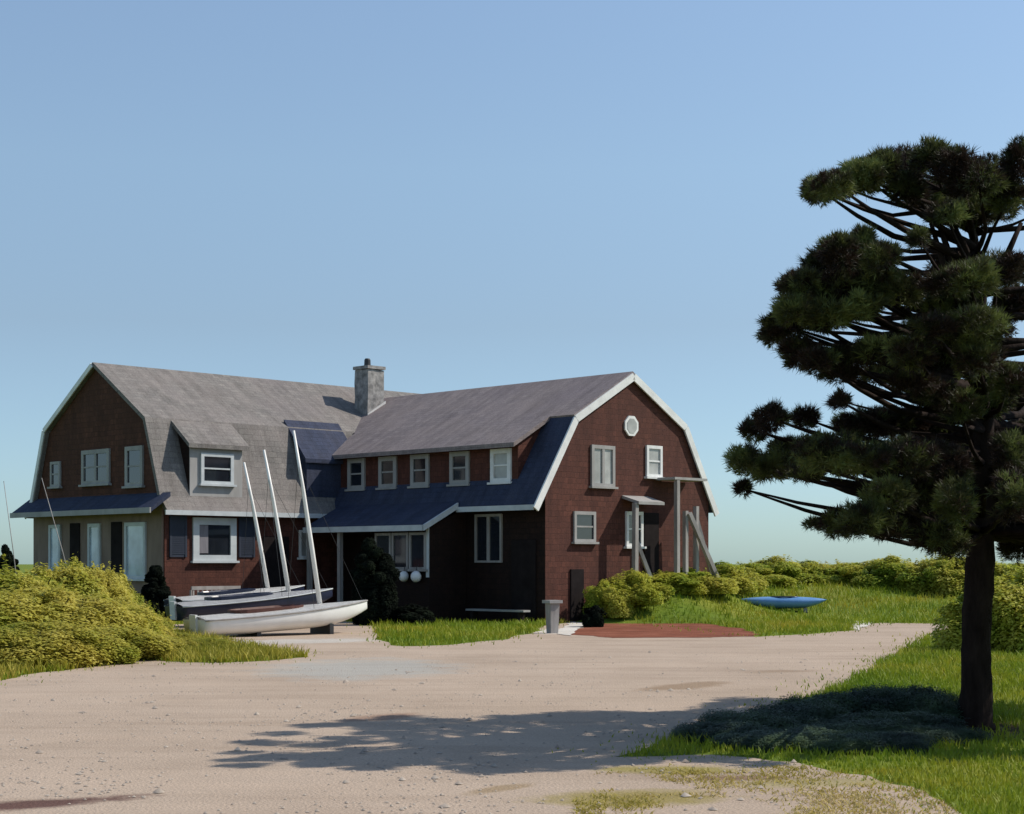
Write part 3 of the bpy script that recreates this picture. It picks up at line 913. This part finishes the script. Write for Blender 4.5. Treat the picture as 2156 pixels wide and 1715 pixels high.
for i, (q, z) in enumerate(((3.35, 1.22), (3.85, 1.22), (4.75, 1.2))):
    p = HM @ Vector((RX - 1.56, RY + q, z))
    root = empty('buoy', p)
    tag(root, ['white float hung at the right end of the row below the bay windows', 'white float in the middle of the row below the bay windows', 'small white float at the left end of the row below the bay windows'][i], 'buoy', 'white floats below the bay windows')
    r = (.15, .14, .09)[i]
    bm = bmesh.new(); ellipsoid(bm, (0, 0, 0), (r, r, r*1.05), None, 14, 10); mk('float', bm, M_hullwhite, root, smooth=True)
    bm = bmesh.new(); tube(bm, [(0, 0, r), (.02, 0, r + .1), (.06, .0, r + .14)], .012, 6); mk('rope', bm, M_darkmetal, root)

# ------------------------------------------------------------------ foliage
def leaf_mesh(name, centers, dirs, lens, wids, mat, face=False):
    """one quad/tri per leaf, vectorised"""
    n = len(centers)
    d = dirs / np.linalg.norm(dirs, axis=1, keepdims=True)
    r = rng.normal(size=(n, 3))
    if face:      # leaves turn their faces outward and up to the light
        nrm = d
        d = np.cross(nrm, r); d /= np.linalg.norm(d, axis=1, keepdims=True) + 1e-9
        r = nrm
    s = np.cross(d, r); s /= np.linalg.norm(s, axis=1, keepdims=True) + 1e-9
    L = lens[:, None]; W = wids[:, None]
    a = centers - s*W*.5*0.5
    v0 = centers - d*L*.5
    v1 = centers + s*W*.5
    v2 = centers + d*L*.5
    v3 = centers - s*W*.5
    V = np.stack([v0, v1, v2, v3], 1).reshape(-1, 3)
    me = bpy.data.meshes.new(name)
    me.vertices.add(4*n); me.loops.add(4*n); me.polygons.add(n)
    me.vertices.foreach_set('co', V.ravel().astype(np.float32))
    me.loops.foreach_set('vertex_index', np.arange(4*n, dtype=np.int32))
    me.polygons.foreach_set('loop_start', np.arange(0, 4*n, 4, dtype=np.int32))
    me.polygons.foreach_set('loop_total', np.full(n, 4, np.int32))
    me.update(calc_edges=True)
    me.materials.append(mat)
    return me

def blob_points(lumps, per):
    """points near the surface of a set of ellipsoids, with outward dirs"""
    P, Dn = [], []
    for (c, r) in lumps:
        n = int(per * max(.3, (r[0]*r[1]+r[1]*r[2]+r[0]*r[2])))
        u = rng.normal(size=(n, 3)); u /= np.linalg.norm(u, axis=1, keepdims=True)
        k = 1 - np.abs(rng.normal(0, .22, size=(n, 1)))
        k = np.clip(k + rng.normal(0, .05, (n, 1)), .1, 1.18)
        P.append(np.array(c) + u*k*np.array(r)); Dn.append(u)
    return np.concatenate(P), np.concatenate(Dn)

def shrub_mesh(name, mat, R=1.0, H=1.5, per=1500, leaf=.075, nl=16, seedv=0, wild=1.0):
    lumps = []
    st = random.Random(seedv)
    for k in range(nl):
        a = st.uniform(0, 2*math.pi); rr = st.random()**.6 * R * .95
        zt = H * (0.97 - .45*(rr/R)**2) * st.uniform(1 - .28*wild, 1.04)
        r = st.uniform(.15 + .1*(1-wild), .40 + .1*(1-wild)) * R
        lumps.append(((rr*math.cos(a), rr*math.sin(a), max(zt - r, r*.5)), (r*st.uniform(.8, 1.3), r*st.uniform(.8, 1.3), r*st.uniform(.6, 1.0))))
        r2 = st.uniform(.3, .45) * R
        lumps.append(((rr*1.05*math.cos(a+.3), rr*1.05*math.sin(a+.3), max(zt*.4 - r2*.3, r2*.4)), (r2, r2, max(r2, H*.3))))
    p, d = blob_points(lumps, per)
    # loose sprigs standing out of the mass
    sp, sd = [], []
    for k in range(int(90*wild)):
        a = st.uniform(0, 2*math.pi); rr = math.sqrt(st.random()) * R * .95
        z0 = H * (0.9 - .45*(rr/R)**2) * st.uniform(.6, .95)
        b = np.array([rr*math.cos(a), rr*math.sin(a), z0]); dr = np.array([st.uniform(-.5, .5) + .5*math.cos(a)*rr, st.uniform(-.5, .5) + .5*math.sin(a)*rr, 1.0]); L = st.uniform(.12, .32) * R
        t = rng.uniform(0, 1, (22, 1))
        sp.append(b + dr*t*L + rng.normal(0, .022, (22, 3))); sd.append(np.tile(dr, (22, 1)) + rng.normal(0, .5, (22, 3)))
    if sp: p = np.concatenate([p] + sp); d = np.concatenate([d] + sd)
    ok = p[:, 2] > .01
    p, d = p[ok], d[ok]
    d = d/(np.linalg.norm(d, axis=1, keepdims=True) + 1e-9)*.55 + rng.normal(0, .3, d.shape) + np.array([.0, 0, .8])
    n = len(p)
    return leaf_mesh(name, p, d, rng.uniform(.7, 1.35, n)*leaf*1.35, rng.uniform(.7, 1.2, n)*leaf*.8, mat, True)

def stems_mesh(name, R, H, n=9):
    bm = bmesh.new()
    for k in range(n):
        a = random.uniform(0, 6.28); r = R*.6*random.random()
        tube(bm, [(0.05*math.cos(a), .05*math.sin(a), 0), (r*.5*math.cos(a), r*.5*math.sin(a), H*.4), (r*math.cos(a), r*math.sin(a), H*.8)], [.03, .02, .008], 6)
    me = bpy.data.meshes.new(name); bm.to_mesh(me); bm.free(); me.materials.append(M_bark)
    return me

olive = [shrub_mesh('olive_leaves', M_leaf_olive, 1.0, 1.5, 2600, .055, 24, 11+k, .45) for k in range(3)]
green = [shrub_mesh('green_leaves', M_leaf_green, 1.0, 1.5, 2400, .06, 24, 31+k, .7) for k in range(3)]
stem_me = stems_mesh('shrub_stems', 1.0, 1.4)
def shrub(name, meshes, i, loc, sc, label, group, rz=None):
    root = empty(name, loc, rz if rz is not None else random.uniform(0, 6.28))
    root.scale = sc
    f = bpy.data.objects.new('foliage', meshes[i % len(meshes)]); C.objects.link(f); f.parent = root
    s = bpy.data.objects.new('stem', stem_me); C.objects.link(s); s.parent = root
    if name == 'low_shrub': s.scale = (.6, .6, .22)
    if name == 'dark_shrub': s.scale = (.3, .3, .6 if meshes[0] is not dk[2] else .25)
    tag(root, label, 'shrub', group)
    return root

# left mound: (centre px, top py, D, radius)
left = [(-70, 1180, 31, 1.3), (24, 1184, 31.5, 1.15), (105, 1186, 33, 1.0), (172, 1163, 34, .75), (222, 1196, 35, .62), (268, 1246, 36, .6), (300, 1280, 36.5, .55),
        (-40, 1222, 27.5, 1.2), (70, 1232, 28, 1.15), (160, 1235, 29, 1.0), (225, 1250, 31, .85), (290, 1305, 32, .65), (345, 1330, 33, .5),
        (10, 1312, 25.5, .9), (110, 1305, 26, .95), (200, 1305, 27, .9), (275, 1335, 28.5, .75), (350, 1352, 30, .6), (420, 1362, 30.5, .45)]
lnames = ['olive shrub at the very back of the left mound, cut by the picture edge', 'olive shrub on the skyline at the left edge', 'olive shrub on the skyline below the leftmost gable window', 'tallest olive shrub, the rounded bump in front of the left gable',
          'olive shrub just right of the tallest bump of the mound', 'small olive shrub on the right shoulder of the mound', 'small olive shrub lowest on the right shoulder beside the dark shrub',
          'broad olive shrub at the left edge halfway up the mound', 'broad olive shrub in the middle of the mound toward the left', 'broad olive shrub in the centre of the mound', 'olive shrub right of the mound centre below the porch windows', 'low olive shrub on the right slope of the mound', 'low olive shrub at the right foot of the mound beside the dinghies',
          'low front olive shrub at the left edge of the driveway', 'low front olive shrub second from the left edge', 'low front olive shrub under the middle of the mound', 'low front olive shrub on the sloping right end of the mound', 'small olive tuft near the navy dinghy stern', 'smallest olive tuft trailing toward the driveway']
for i, (px, py, D, r) in enumerate(left):
    p = at(px, py, D)
    shrub('olive_shrub', olive, i, (p.x, p.y, 0), (r*1.12, r*1.12, max(.25, p.z)/1.37), lnames[i], 'olive shrubs of the left mound')

# right hedge
right = [(1276, 1226, 44.4, .5), (1328, 1206, 45.1, .72), (1392, 1204, 46.2, .85), (1452, 1197, 47.4, .9), (1515, 1193, 50, .95),
         (1575, 1189, 55, 1.0), (1632, 1179, 56, 1.0), (1695, 1190, 57, 1.1), (1765, 1187, 57, 1.1), (1835, 1189, 56, 1.1), (1878, 1181, 55, 1.0), (1945, 1182, 54, 1.1), (2000, 1172, 53, 1.0), (2065, 1180, 53, 1.1),
         (2120, 1206, 30, .9), (2185, 1200, 30, 1.0), (2150, 1196, 53, 1.2)]
rn = ['green shrub at the left end of the hedge under the right gable', 'green shrub second in the hedge below the gable window', 'green shrub below the dark side door of the gable', 'green shrub around the foot of the slanting timber brace', 'green shrub just right of the gable corner',
      'green hedge shrub left of the hump above the kayak', 'green hedge shrub forming the hump above the kayak', 'green hedge shrub right of the hump above the kayak', 'hedge shrub below the isolated dark pine bough', 'hedge shrub below the lowest pine bough', 'hedge shrub forming the second hump left of the trunk', 'olive topped hedge shrub beside the trunk', 'tall olive hedge shrub touching the left side of the trunk', 'hedge shrub hidden behind the pine trunk',
      'nearer green shrub right of the pine trunk', 'nearer green shrub cut by the right picture edge', 'far hedge shrub behind the nearer shrubs at the right edge']
for i, (px, py, D, r) in enumerate(right):
    p = at(px, py - (5 if D > 49 else 0), D)
    zb = float(bank_h(p.x, p.y)) * .8
    shrub('hedge_shrub', green, i, (p.x, p.y, zb), (r*1.32, r*1.15, max(.3, p.z - zb)/1.34), rn[i], 'green shrubs of the hedge on the right')

# dark shrubs against the house
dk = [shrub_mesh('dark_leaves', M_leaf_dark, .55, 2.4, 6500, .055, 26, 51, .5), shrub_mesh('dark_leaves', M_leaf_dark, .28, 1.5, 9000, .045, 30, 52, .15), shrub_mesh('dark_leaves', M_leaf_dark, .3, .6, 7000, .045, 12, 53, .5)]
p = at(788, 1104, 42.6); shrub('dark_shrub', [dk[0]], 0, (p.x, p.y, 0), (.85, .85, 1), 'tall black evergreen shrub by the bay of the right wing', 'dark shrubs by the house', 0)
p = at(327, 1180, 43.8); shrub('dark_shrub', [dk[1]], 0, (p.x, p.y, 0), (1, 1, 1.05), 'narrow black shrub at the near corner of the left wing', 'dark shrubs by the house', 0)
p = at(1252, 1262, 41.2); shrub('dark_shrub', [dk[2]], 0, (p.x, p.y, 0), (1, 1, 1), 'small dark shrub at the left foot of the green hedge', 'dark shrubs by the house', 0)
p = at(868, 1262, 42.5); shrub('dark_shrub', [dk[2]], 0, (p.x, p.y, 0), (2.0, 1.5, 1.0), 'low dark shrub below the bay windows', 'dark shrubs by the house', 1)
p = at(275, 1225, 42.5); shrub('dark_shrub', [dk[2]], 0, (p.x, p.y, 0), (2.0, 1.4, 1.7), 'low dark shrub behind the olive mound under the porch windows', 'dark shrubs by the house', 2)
p = at(14, 1138, 70); shrub('grey_shrub', [dk[0]], 0, (p.x, p.y, 0), (.8, .8, p.z/2.4), 'small distant bush on the skyline at the far left', 'distant bushes', 2)

M_leaf_shade = leaf_mat('blue_green_creeping_shrub', [(0.25, (.022, .040, .032)), (0.5, (.050, .085, .050)), (0.8, (.10, .15, .06))], 1.6, .2, 8)  # leaf colour carries the pine's shade on the grass; these shrubs are added
low = [shrub_mesh('creeping_leaves', M_leaf_shade, 1.0, .5, 7000, .035, 30, 61+k, .9) for k in range(2)]
lows = [(1985, 1478, 16.4, .42), (1915, 1462, 17.0, .5), (1840, 1468, 16.6, .45), (1765, 1476, 16.6, .5), (1690, 1494, 16.0, .5), (1610, 1508, 15.6, .5), (1530, 1530, 15.0, .42),
        (1900, 1510, 15.6, .55), (1800, 1525, 15.2, .55), (1700, 1540, 14.7, .5), (1600, 1552, 14.4, .42), (1860, 1556, 14.4, .45), (1770, 1568, 14.2, .4), (1950, 1535, 15.0, .42)]
lowl = ['low dark shrub touching the left side of the pine trunk', 'low dark shrub forming the highest bump left of the trunk', 'low dark shrub behind the middle of the shaded patch', 'low dark shrub on the back edge of the shaded patch', 'low dark shrub where the shaded patch starts to fall toward the drive', 'low dark shrub on the back edge close to the drive', 'leftmost low dark shrub at the edge of the drive',
        'low dark shrub just in front of the highest bump', 'low dark shrub in the centre of the shaded patch', 'low dark shrub left of the centre of the shaded patch', 'low dark shrub at the front left end of the shaded patch', 'low dark shrub at the front of the shaded patch toward the trunk', 'frontmost low dark shrub in the middle of the shaded patch', 'low dark shrub just left of the trunk base at the front']
for i, (px, py, D, r) in enumerate(lows):
    p = at(px, py, D)
    shrub('low_shrub', low, i, (p.x, p.y, 0), (r, r, max(.1, p.z)/.46), lowl[i], 'low dark shrubs at the foot of the pine')

# ------------------------------------------------------------------ pine tree
TD = 16.0
pine = empty('pine_tree', (at(2050, 1535, TD).x, TD, 0))
tag(pine, 'dark pine tree with layered ragged boughs beside the driveway', 'tree')
base = Vector(pine.location)
def T(px, py, D=TD): return at(px, py, D) - base
bm = bmesh.new()
tr_pts = [(2052, 1548, .25), (2053, 1520, .165), (2055, 1450, .150), (2056, 1330, .143), (2063, 1200, .142), (2068, 1080, .125), (2072, 950, .105), (2070, 820, .09), (2064, 700, .075), (2062, 600, .06), (2050, 500, .045), (2030, 400, .03), (2015, 330, .012)]
pts = [T(x, y) for x, y, r in tr_pts]
fine, fr_ = [], []
for i in range(len(pts)-1):
    for k in range(6):
        t = k/6; fine.append(pts[i].lerp(pts[i+1], t)); fr_.append(tr_pts[i][2]*(1-t) + tr_pts[i+1][2]*t)
fine.append(pts[-1]); fr_.append(.012)
tube(bm, fine, fr_, 16)
for v in bm.verts:
    v.co += mnoise.noise_vector(v.co*7)*.018 + mnoise.noise_vector(v.co*22)*.006
mk('trunk', bm, M_bark, pine, smooth=True)

cl = [(1722,400,32,28),(1765,390,45,30),(1815,372,48,34),(1860,352,40,34),(1905,352,50,42),(1960,332,42,32),(2010,350,50,40),(2060,380,60,46),(1960,415,60,34),(1910,400,40,36),(2140,345,28,45),(2120,420,45,40),(2050,440,70,36),(1990,450,46,26),
      (1735,552,40,26),(1770,530,44,36),(1815,508,26,24),(1850,545,46,32),(1690,600,44,32),(1765,605,58,40),(1840,600,60,36),(1905,612,44,36),(1680,655,50,36),(1625,708,30,18),(1650,685,40,26),(1740,665,66,32),(1805,648,50,26),
      (1995,565,50,20),(2040,590,66,36),(2100,570,56,40),(2130,640,40,46),(1995,640,58,36),(2050,690,80,40),(1935,505,22,22),(2000,600,50,34),(1960,690,50,26),
      (1680,742,34,36),(1722,762,48,28),(1780,755,56,26),(1850,742,58,32),(1920,742,62,38),(1990,735,60,46),(2060,755,56,56),(2122,805,46,44),(1765,790,42,18),(1768,845,17,20),(1850,790,50,20),(1915,805,54,22),(1965,825,54,26),(2020,855,66,36),(2090,840,50,40),
      (1622,882,38,24),(1695,882,28,22),(1590,908,28,22),(1568,972,34,34),(1612,990,48,24),(1660,962,66,36),(1740,955,76,44),(1822,895,76,34),(1805,970,76,40),(1900,890,72,32),(1900,965,68,46),(1975,915,56,40),(1990,985,52,52),(2125,960,36,50),(1565,1030,14,14),(1690,1000,50,16),
      (1712,1106,22,9),(1765,1102,44,30),(1815,1098,54,40),(1870,1045,64,36),(1930,1040,60,40),(1925,1095,62,42),(1975,1130,62,36),(2010,1060,46,50),(2125,1050,38,60),(2135,1140,30,46),(1880,1115,36,24),(2010,1150,36,30)]
clumps = []
RC = 2.55
for (x, y, rx, ry) in cl:
    X = (x-2065)/218.75
    dm_ = math.sqrt(max(.15, RC*RC*(.55 if y < 450 else 1) - X*X))
    for rep in range(2):
        dd = random.uniform(-.95, .95) * min(dm_, 2.4) if rep == 0 else random.choice((-1, 1)) * random.uniform(.55, 1.0) * min(dm_, 2.5)
        D = TD + dd
        c = T(x, y, D); k = D/FPX
        rd = (rx*.6 + ry*.6)*k*random.uniform(.9, 1.3)
        clumps.append((c, (rx*k, rd, ry*k)))
    if x < 1900 and y < 720 and not (1900 < x < 1960):
        D = TD + random.uniform(-2.0, -1.1); k = D/FPX
        clumps.append((T(x + random.uniform(-8, 8), y, D), (rx*k, (rx+ry)*.6*k, ry*k)))
# boughs reaching to the far right, beyond the picture edge, and added ones that shade the grass
for (x, y, rx, ry) in cl:
    if x < 1960 and random.random() < .62:
        x2 = 2070 + (2070-x)*random.uniform(.75, 1.05) + 30
        X = (x2-2065)/218.75
        if x2 - rx*1.15 < 2150: continue
        dd = random.uniform(-1, 1)*min(2, math.sqrt(max(.1, RC*RC-X*X)))
        if dd > 0 or True:
            clumps.append((T(x2, y + random.uniform(-25, 25), TD + max(-.6, dd)), (rx/218, (rx+ry)*.5/218, ry/218)))
for k in range(40):  # unseen clumps far right and behind, added to shade grass by the trunk
    clumps.append((Vector((random.uniform(1.7, 3.6), random.uniform(1.8, 5.0), random.uniform(1.9, 3.6))), (random.uniform(.3, .45), random.uniform(.35, .5), random.uniform(.14, .22))))
for k in range(64):  # low boughs out of view, added so their shadow covers the grass
    x2 = random.uniform(2195, 2640); y2 = random.uniform(900, 1150)
    clumps.append((T(x2, y2, TD) + Vector((0, random.uniform(-2.0, 3.0), 0)), (random.uniform(.25, .4), random.uniform(.3, .5), random.uniform(.14, .22))))
P_, D_ = [], []
for c, r in clumps:
    area = r[0]*r[2]
    n = int(np.clip(area*8500, 60, 1100))
    # irregular sub-clumps inside each clump
    sub = rng.normal(size=(8, 3)); sub /= np.linalg.norm(sub, axis=1, keepdims=True)
    sub = sub*np.array(r)*rng.uniform(.35, .8, (8, 1))
    u = rng.normal(size=(n, 3)); u /= np.linalg.norm(u, axis=1, keepdims=True)
    kk = rng.uniform(0.15, 1, (n, 1))**.5
    pick = rng.integers(0, 8, n)
    half = rng.random(n) < .62
    loc = np.where(half[:, None], sub[pick] + u*kk*np.array(r)*.42, u*kk*np.array(r)*.9)
    P_.append(np.array(c) + loc); D_.append(loc/np.array(r) * np.array([1, 1, .6]) + np.array([0, 0, .45]))
P_ = np.concatenate(P_); D_ = np.concatenate(D_)
nn = len(P_); K = 17
Pn = np.repeat(P_, K, 0); Dn = np.repeat(D_, K, 0)
Dn = Dn/(np.linalg.norm(Dn, axis=1, keepdims=True)+1e-6) + rng.normal(0, .62, Dn.shape)
Dn /= np.linalg.norm(Dn, axis=1, keepdims=True)
ln = rng.uniform(.04, .10, nn*K) * np.repeat(rng.uniform(.55, 1.2, nn), K)
cm = leaf_mesh('needles', Pn + Dn*ln[:, None]*.5, Dn, ln, rng.uniform(.0045, .0085, nn*K), M_needles)
cr = bpy.data.objects.new('crown', cm); C.objects.link(cr); cr.parent = pine
print('needles', nn*K)
# limbs: from the trunk to each clump
def trunk_at(z):
    for a, b in zip(fine, fine[1:]):
        if a.z <= z <= b.z:
            t = (z-a.z)/(b.z-a.z); return a.lerp(b, t)
    return fine[-1] if z > fine[-1].z else fine[0]
bm = bmesh.new()
tiers = [1150, 1085, 1000, 930, 860, 760, 690, 610, 540, 470]
for c, r in clumps:
    dist = math.hypot(c.x, c.y)
    z0 = c.z - (.25 + .12*dist)*random.uniform(.3, 1.0)
    z0 = max(1.9, min(z0, fine[-1].z - .3))
    a = trunk_at(z0)
    d = (c - a)
    mid = a + d*.5 + Vector((random.uniform(-.08, .08), random.uniform(-.08, .08), random.uniform(-.16, .02)))
    r0 = .016 + .012*d.length
    tube(bm, [a, a.lerp(mid, .5) + Vector((0, 0, random.uniform(-.04, .04))), mid, mid.lerp(c, .5) + Vector((0, 0, -.02)), c], [r0, r0*.8, r0*.6, r0*.42, .006], 6)
mk('limbs', bm, M_bark, pine, smooth=True)
bm = bmesh.new()
for (xa, ya, xb, yb) in ((2010, 600, 1965, 440), (2055, 590, 2000, 460), (2085, 590, 2150, 470), (2000, 640, 1960, 470)):
    tube(bm, [T(xa, ya, TD-.3), T((xa+xb)/2+6, (ya+yb)/2, TD-.32), T(xb, yb, TD-.3)], [.036, .03, .02], 8)
mk('limbs', bm, M_bark, pine, smooth=True)

# ------------------------------------------------------------------ grass
def grass(name, x, y, hgt, wid, mat, lean=.45):
    n = len(x)
    a = rng.uniform(0, 2*math.pi, n); la = rng.uniform(0, 2*math.pi, n)
    s = np.stack([np.cos(a), np.sin(a), np.zeros(n)], 1)*wid[:, None]*.5
    zb = bank_h(x, y) + .004
    b = np.stack([x, y, zb], 1)
    ld = np.stack([np.cos(la), np.sin(la), np.zeros(n)], 1)*(rng.uniform(0, lean, n)*hgt)[:, None]
    m = b + ld*.35; m[:, 2] = zb + hgt*.55
    t = b + ld; t[:, 2] = zb + hgt
    V = np.stack([b - s, b + s, m + s*.75, m - s*.75, t], 1).reshape(-1, 3)
    k = np.arange(n)*5
    q = np.stack([k, k+1, k+2, k+3], 1); tr = np.stack([k+3, k+2, k+4], 1)
    me = bpy.data.meshes.new(name)
    me.vertices.add(5*n); me.loops.add(7*n); me.polygons.add(2*n)
    me.vertices.foreach_set('co', V.ravel().astype(np.float32))
    me.loops.foreach_set('vertex_index', np.concatenate([q.ravel(), tr.ravel()]).astype(np.int32))
    me.polygons.foreach_set('loop_start', np.concatenate([np.arange(n)*4, 4*n + np.arange(n)*3]).astype(np.int32))
    me.polygons.foreach_set('loop_total', np.concatenate([np.full(n, 4), np.full(n, 3)]).astype(np.int32))
    me.update(calc_edges=True)
    me.materials.append(mat)
    o = bpy.data.objects.new(name, me); C.objects.link(o)
    return tag(o, kind='stuff')

def house_mask(x, y):
    dx, dy = x - L0.x, y - L0.y
    s = (dx + dy)*.7071; t = (-dx + dy)*.7071
    a = (s > -.1) & (s < XE) & (t > -.05) & (t < WL)
    b = (s > RX - 1.5) & (s < RX + RW) & (t > RY - .05) & (t < 0)
    return a | b

def scatter(n, dmin, dmax, power):
    D = (rng.uniform(dmin**power, dmax**power, n))**(1/power)
    px = rng.uniform(-90, 2250, n)
    return (px-1078)/FPX*D, D

def snoise(x, y, s, seed=0):
    return np.array([mnoise.noise(Vector((a*s, b*s, seed))) for a, b in zip(x, y)])

x, y = scatter(230000, 9.0, 62, 0.25)
out = ~in_poly(x, y, drive_poly) & ~(in_poly(x, y, rust_poly) & (y < 43.2)) & ~house_mask(x, y)
jx, jy = x + rng.normal(0, .28, len(x)), y + rng.normal(0, .35 + .01*y, len(x))
strag = in_poly(x, y, drive_poly) & ~in_poly(jx, jy, drive_poly) & ~house_mask(x, y) & (rng.random(len(x)) < .45)
x, y = np.concatenate([x[out], x[strag]]), np.concatenate([y[out], y[strag]])
short = np.concatenate([np.ones(out.sum()), np.full(strag.sum(), .5)])
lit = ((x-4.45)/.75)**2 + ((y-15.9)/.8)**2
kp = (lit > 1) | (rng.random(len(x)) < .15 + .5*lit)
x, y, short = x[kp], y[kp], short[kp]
nz = snoise(x, y, .5)
h = (.05 + .0022*y + .05*np.clip(nz, -.6, .8)) * rng.uniform(.6, 1.3, len(x))
h = np.where(y < 20, h*.72, h)
tall = np.exp(-(((x-3.2)/1.6)**2 + ((y-15.6)/1.6)**2))
h = h*(1 + 0.3*tall)*short
wd = .006 + .00045*y
tag(grass('grass', x, y, h, wd*rng.uniform(.7, 1.3, len(x)), M_grass, .9), 'short green grass of the lawn around the driveway', 'grass')

# dry tufts on the sandy corner at the lower right and along the left verge
x, y = scatter(120000, 9.0, 16, 0.25)
inn = in_poly(x, y, drive_poly) & (x > 0.4)
pxs = x/y*FPX + 1078; pys = 1185 + EYE*FPX/y
nz = snoise(x, y*0.6, 1.3, 5) + .35*snoise(x, y, 4.0, 9)
lim = np.clip((pxs - 1250)/500, 0, 1)*.55 + np.clip((pys-1590)/40, 0, 1)*.35
ok = inn & (pys > 1588) & (nz + lim*.8 - .52 > rng.uniform(-.1, .35, len(x)))
tag(grass('dry_grass', x[ok], y[ok], rng.uniform(.012, .035, ok.sum()), rng.uniform(.008, .014, ok.sum()), M_dry, 3.0), 'sparse dry yellow grass on the sandy ground at the lower right', 'grass')
x, y = scatter(110000, 20.0, 37, 1.0)
pxs = x/y*FPX + 1078
ok = ~in_poly(x, y, drive_poly) & (pxs < 720)
tag(grass('dry_grass', x[ok], y[ok], rng.uniform(.06, .24, ok.sum()), rng.uniform(.012, .03, ok.sum()), M_fringe, .9), 'yellow green grass fringe below the olive shrubs at left', 'grass')

# ------------------------------------------------------------------ loose stones on the driveway
x, y = scatter(16000, 8.5, 30, 0.25)
ok = in_poly(x, y, drive_poly)
x, y = x[ok], y[ok]
cl_ = snoise(x, y, .8, 21)
ok = rng.random(len(x)) < np.clip(.25 + cl_*.9, .04, 1)
x, y = x[ok], y[ok]
n = len(x)
base8 = np.array([(1,0,.1),(0,1,.05),(-1,0,.1),(0,-1,.05),(0,0,.75),(0,0,-.3)], float)
tri = np.array([(0,1,4),(1,2,4),(2,3,4),(3,0,4)])
r_ = rng.uniform(.006, .02, n) * (1 + (rng.random(n) < .05)*1.2)
V = base8[None] * r_[:, None, None] * rng.uniform(.6, 1.3, (n, 6, 1))
a = rng.uniform(0, 6.28, n); ca, sa = np.cos(a)[:, None], np.sin(a)[:, None]
Vx = V[:, :, 0]*ca - V[:, :, 1]*sa + x[:, None]; Vy = V[:, :, 0]*sa + V[:, :, 1]*ca + y[:, None]
V = np.stack([Vx, Vy, V[:, :, 2] + .006], 2).reshape(-1, 3)
F = (tri[None] + (np.arange(n)*6)[:, None, None]).reshape(-1, 3)
me = bpy.data.meshes.new('gravel')
me.vertices.add(len(V)); me.loops.add(F.size); me.polygons.add(len(F))
me.vertices.foreach_set('co', V.ravel().astype(np.float32))
me.loops.foreach_set('vertex_index', F.ravel().astype(np.int32))
me.polygons.foreach_set('loop_start', np.arange(0, F.size, 3, dtype=np.int32)); me.polygons.foreach_set('loop_total', np.full(len(F), 3, np.int32))
me.update(calc_edges=True)
me.materials.append(plain_mat('gravel_stone', (.26, .21, .17), (.46, .40, .33), 9, 0.9, 0.0))
go = bpy.data.objects.new('gravel', me); C.objects.link(go)
tag(go, 'small loose stones scattered over the sandy driveway', 'gravel', kind='stuff')
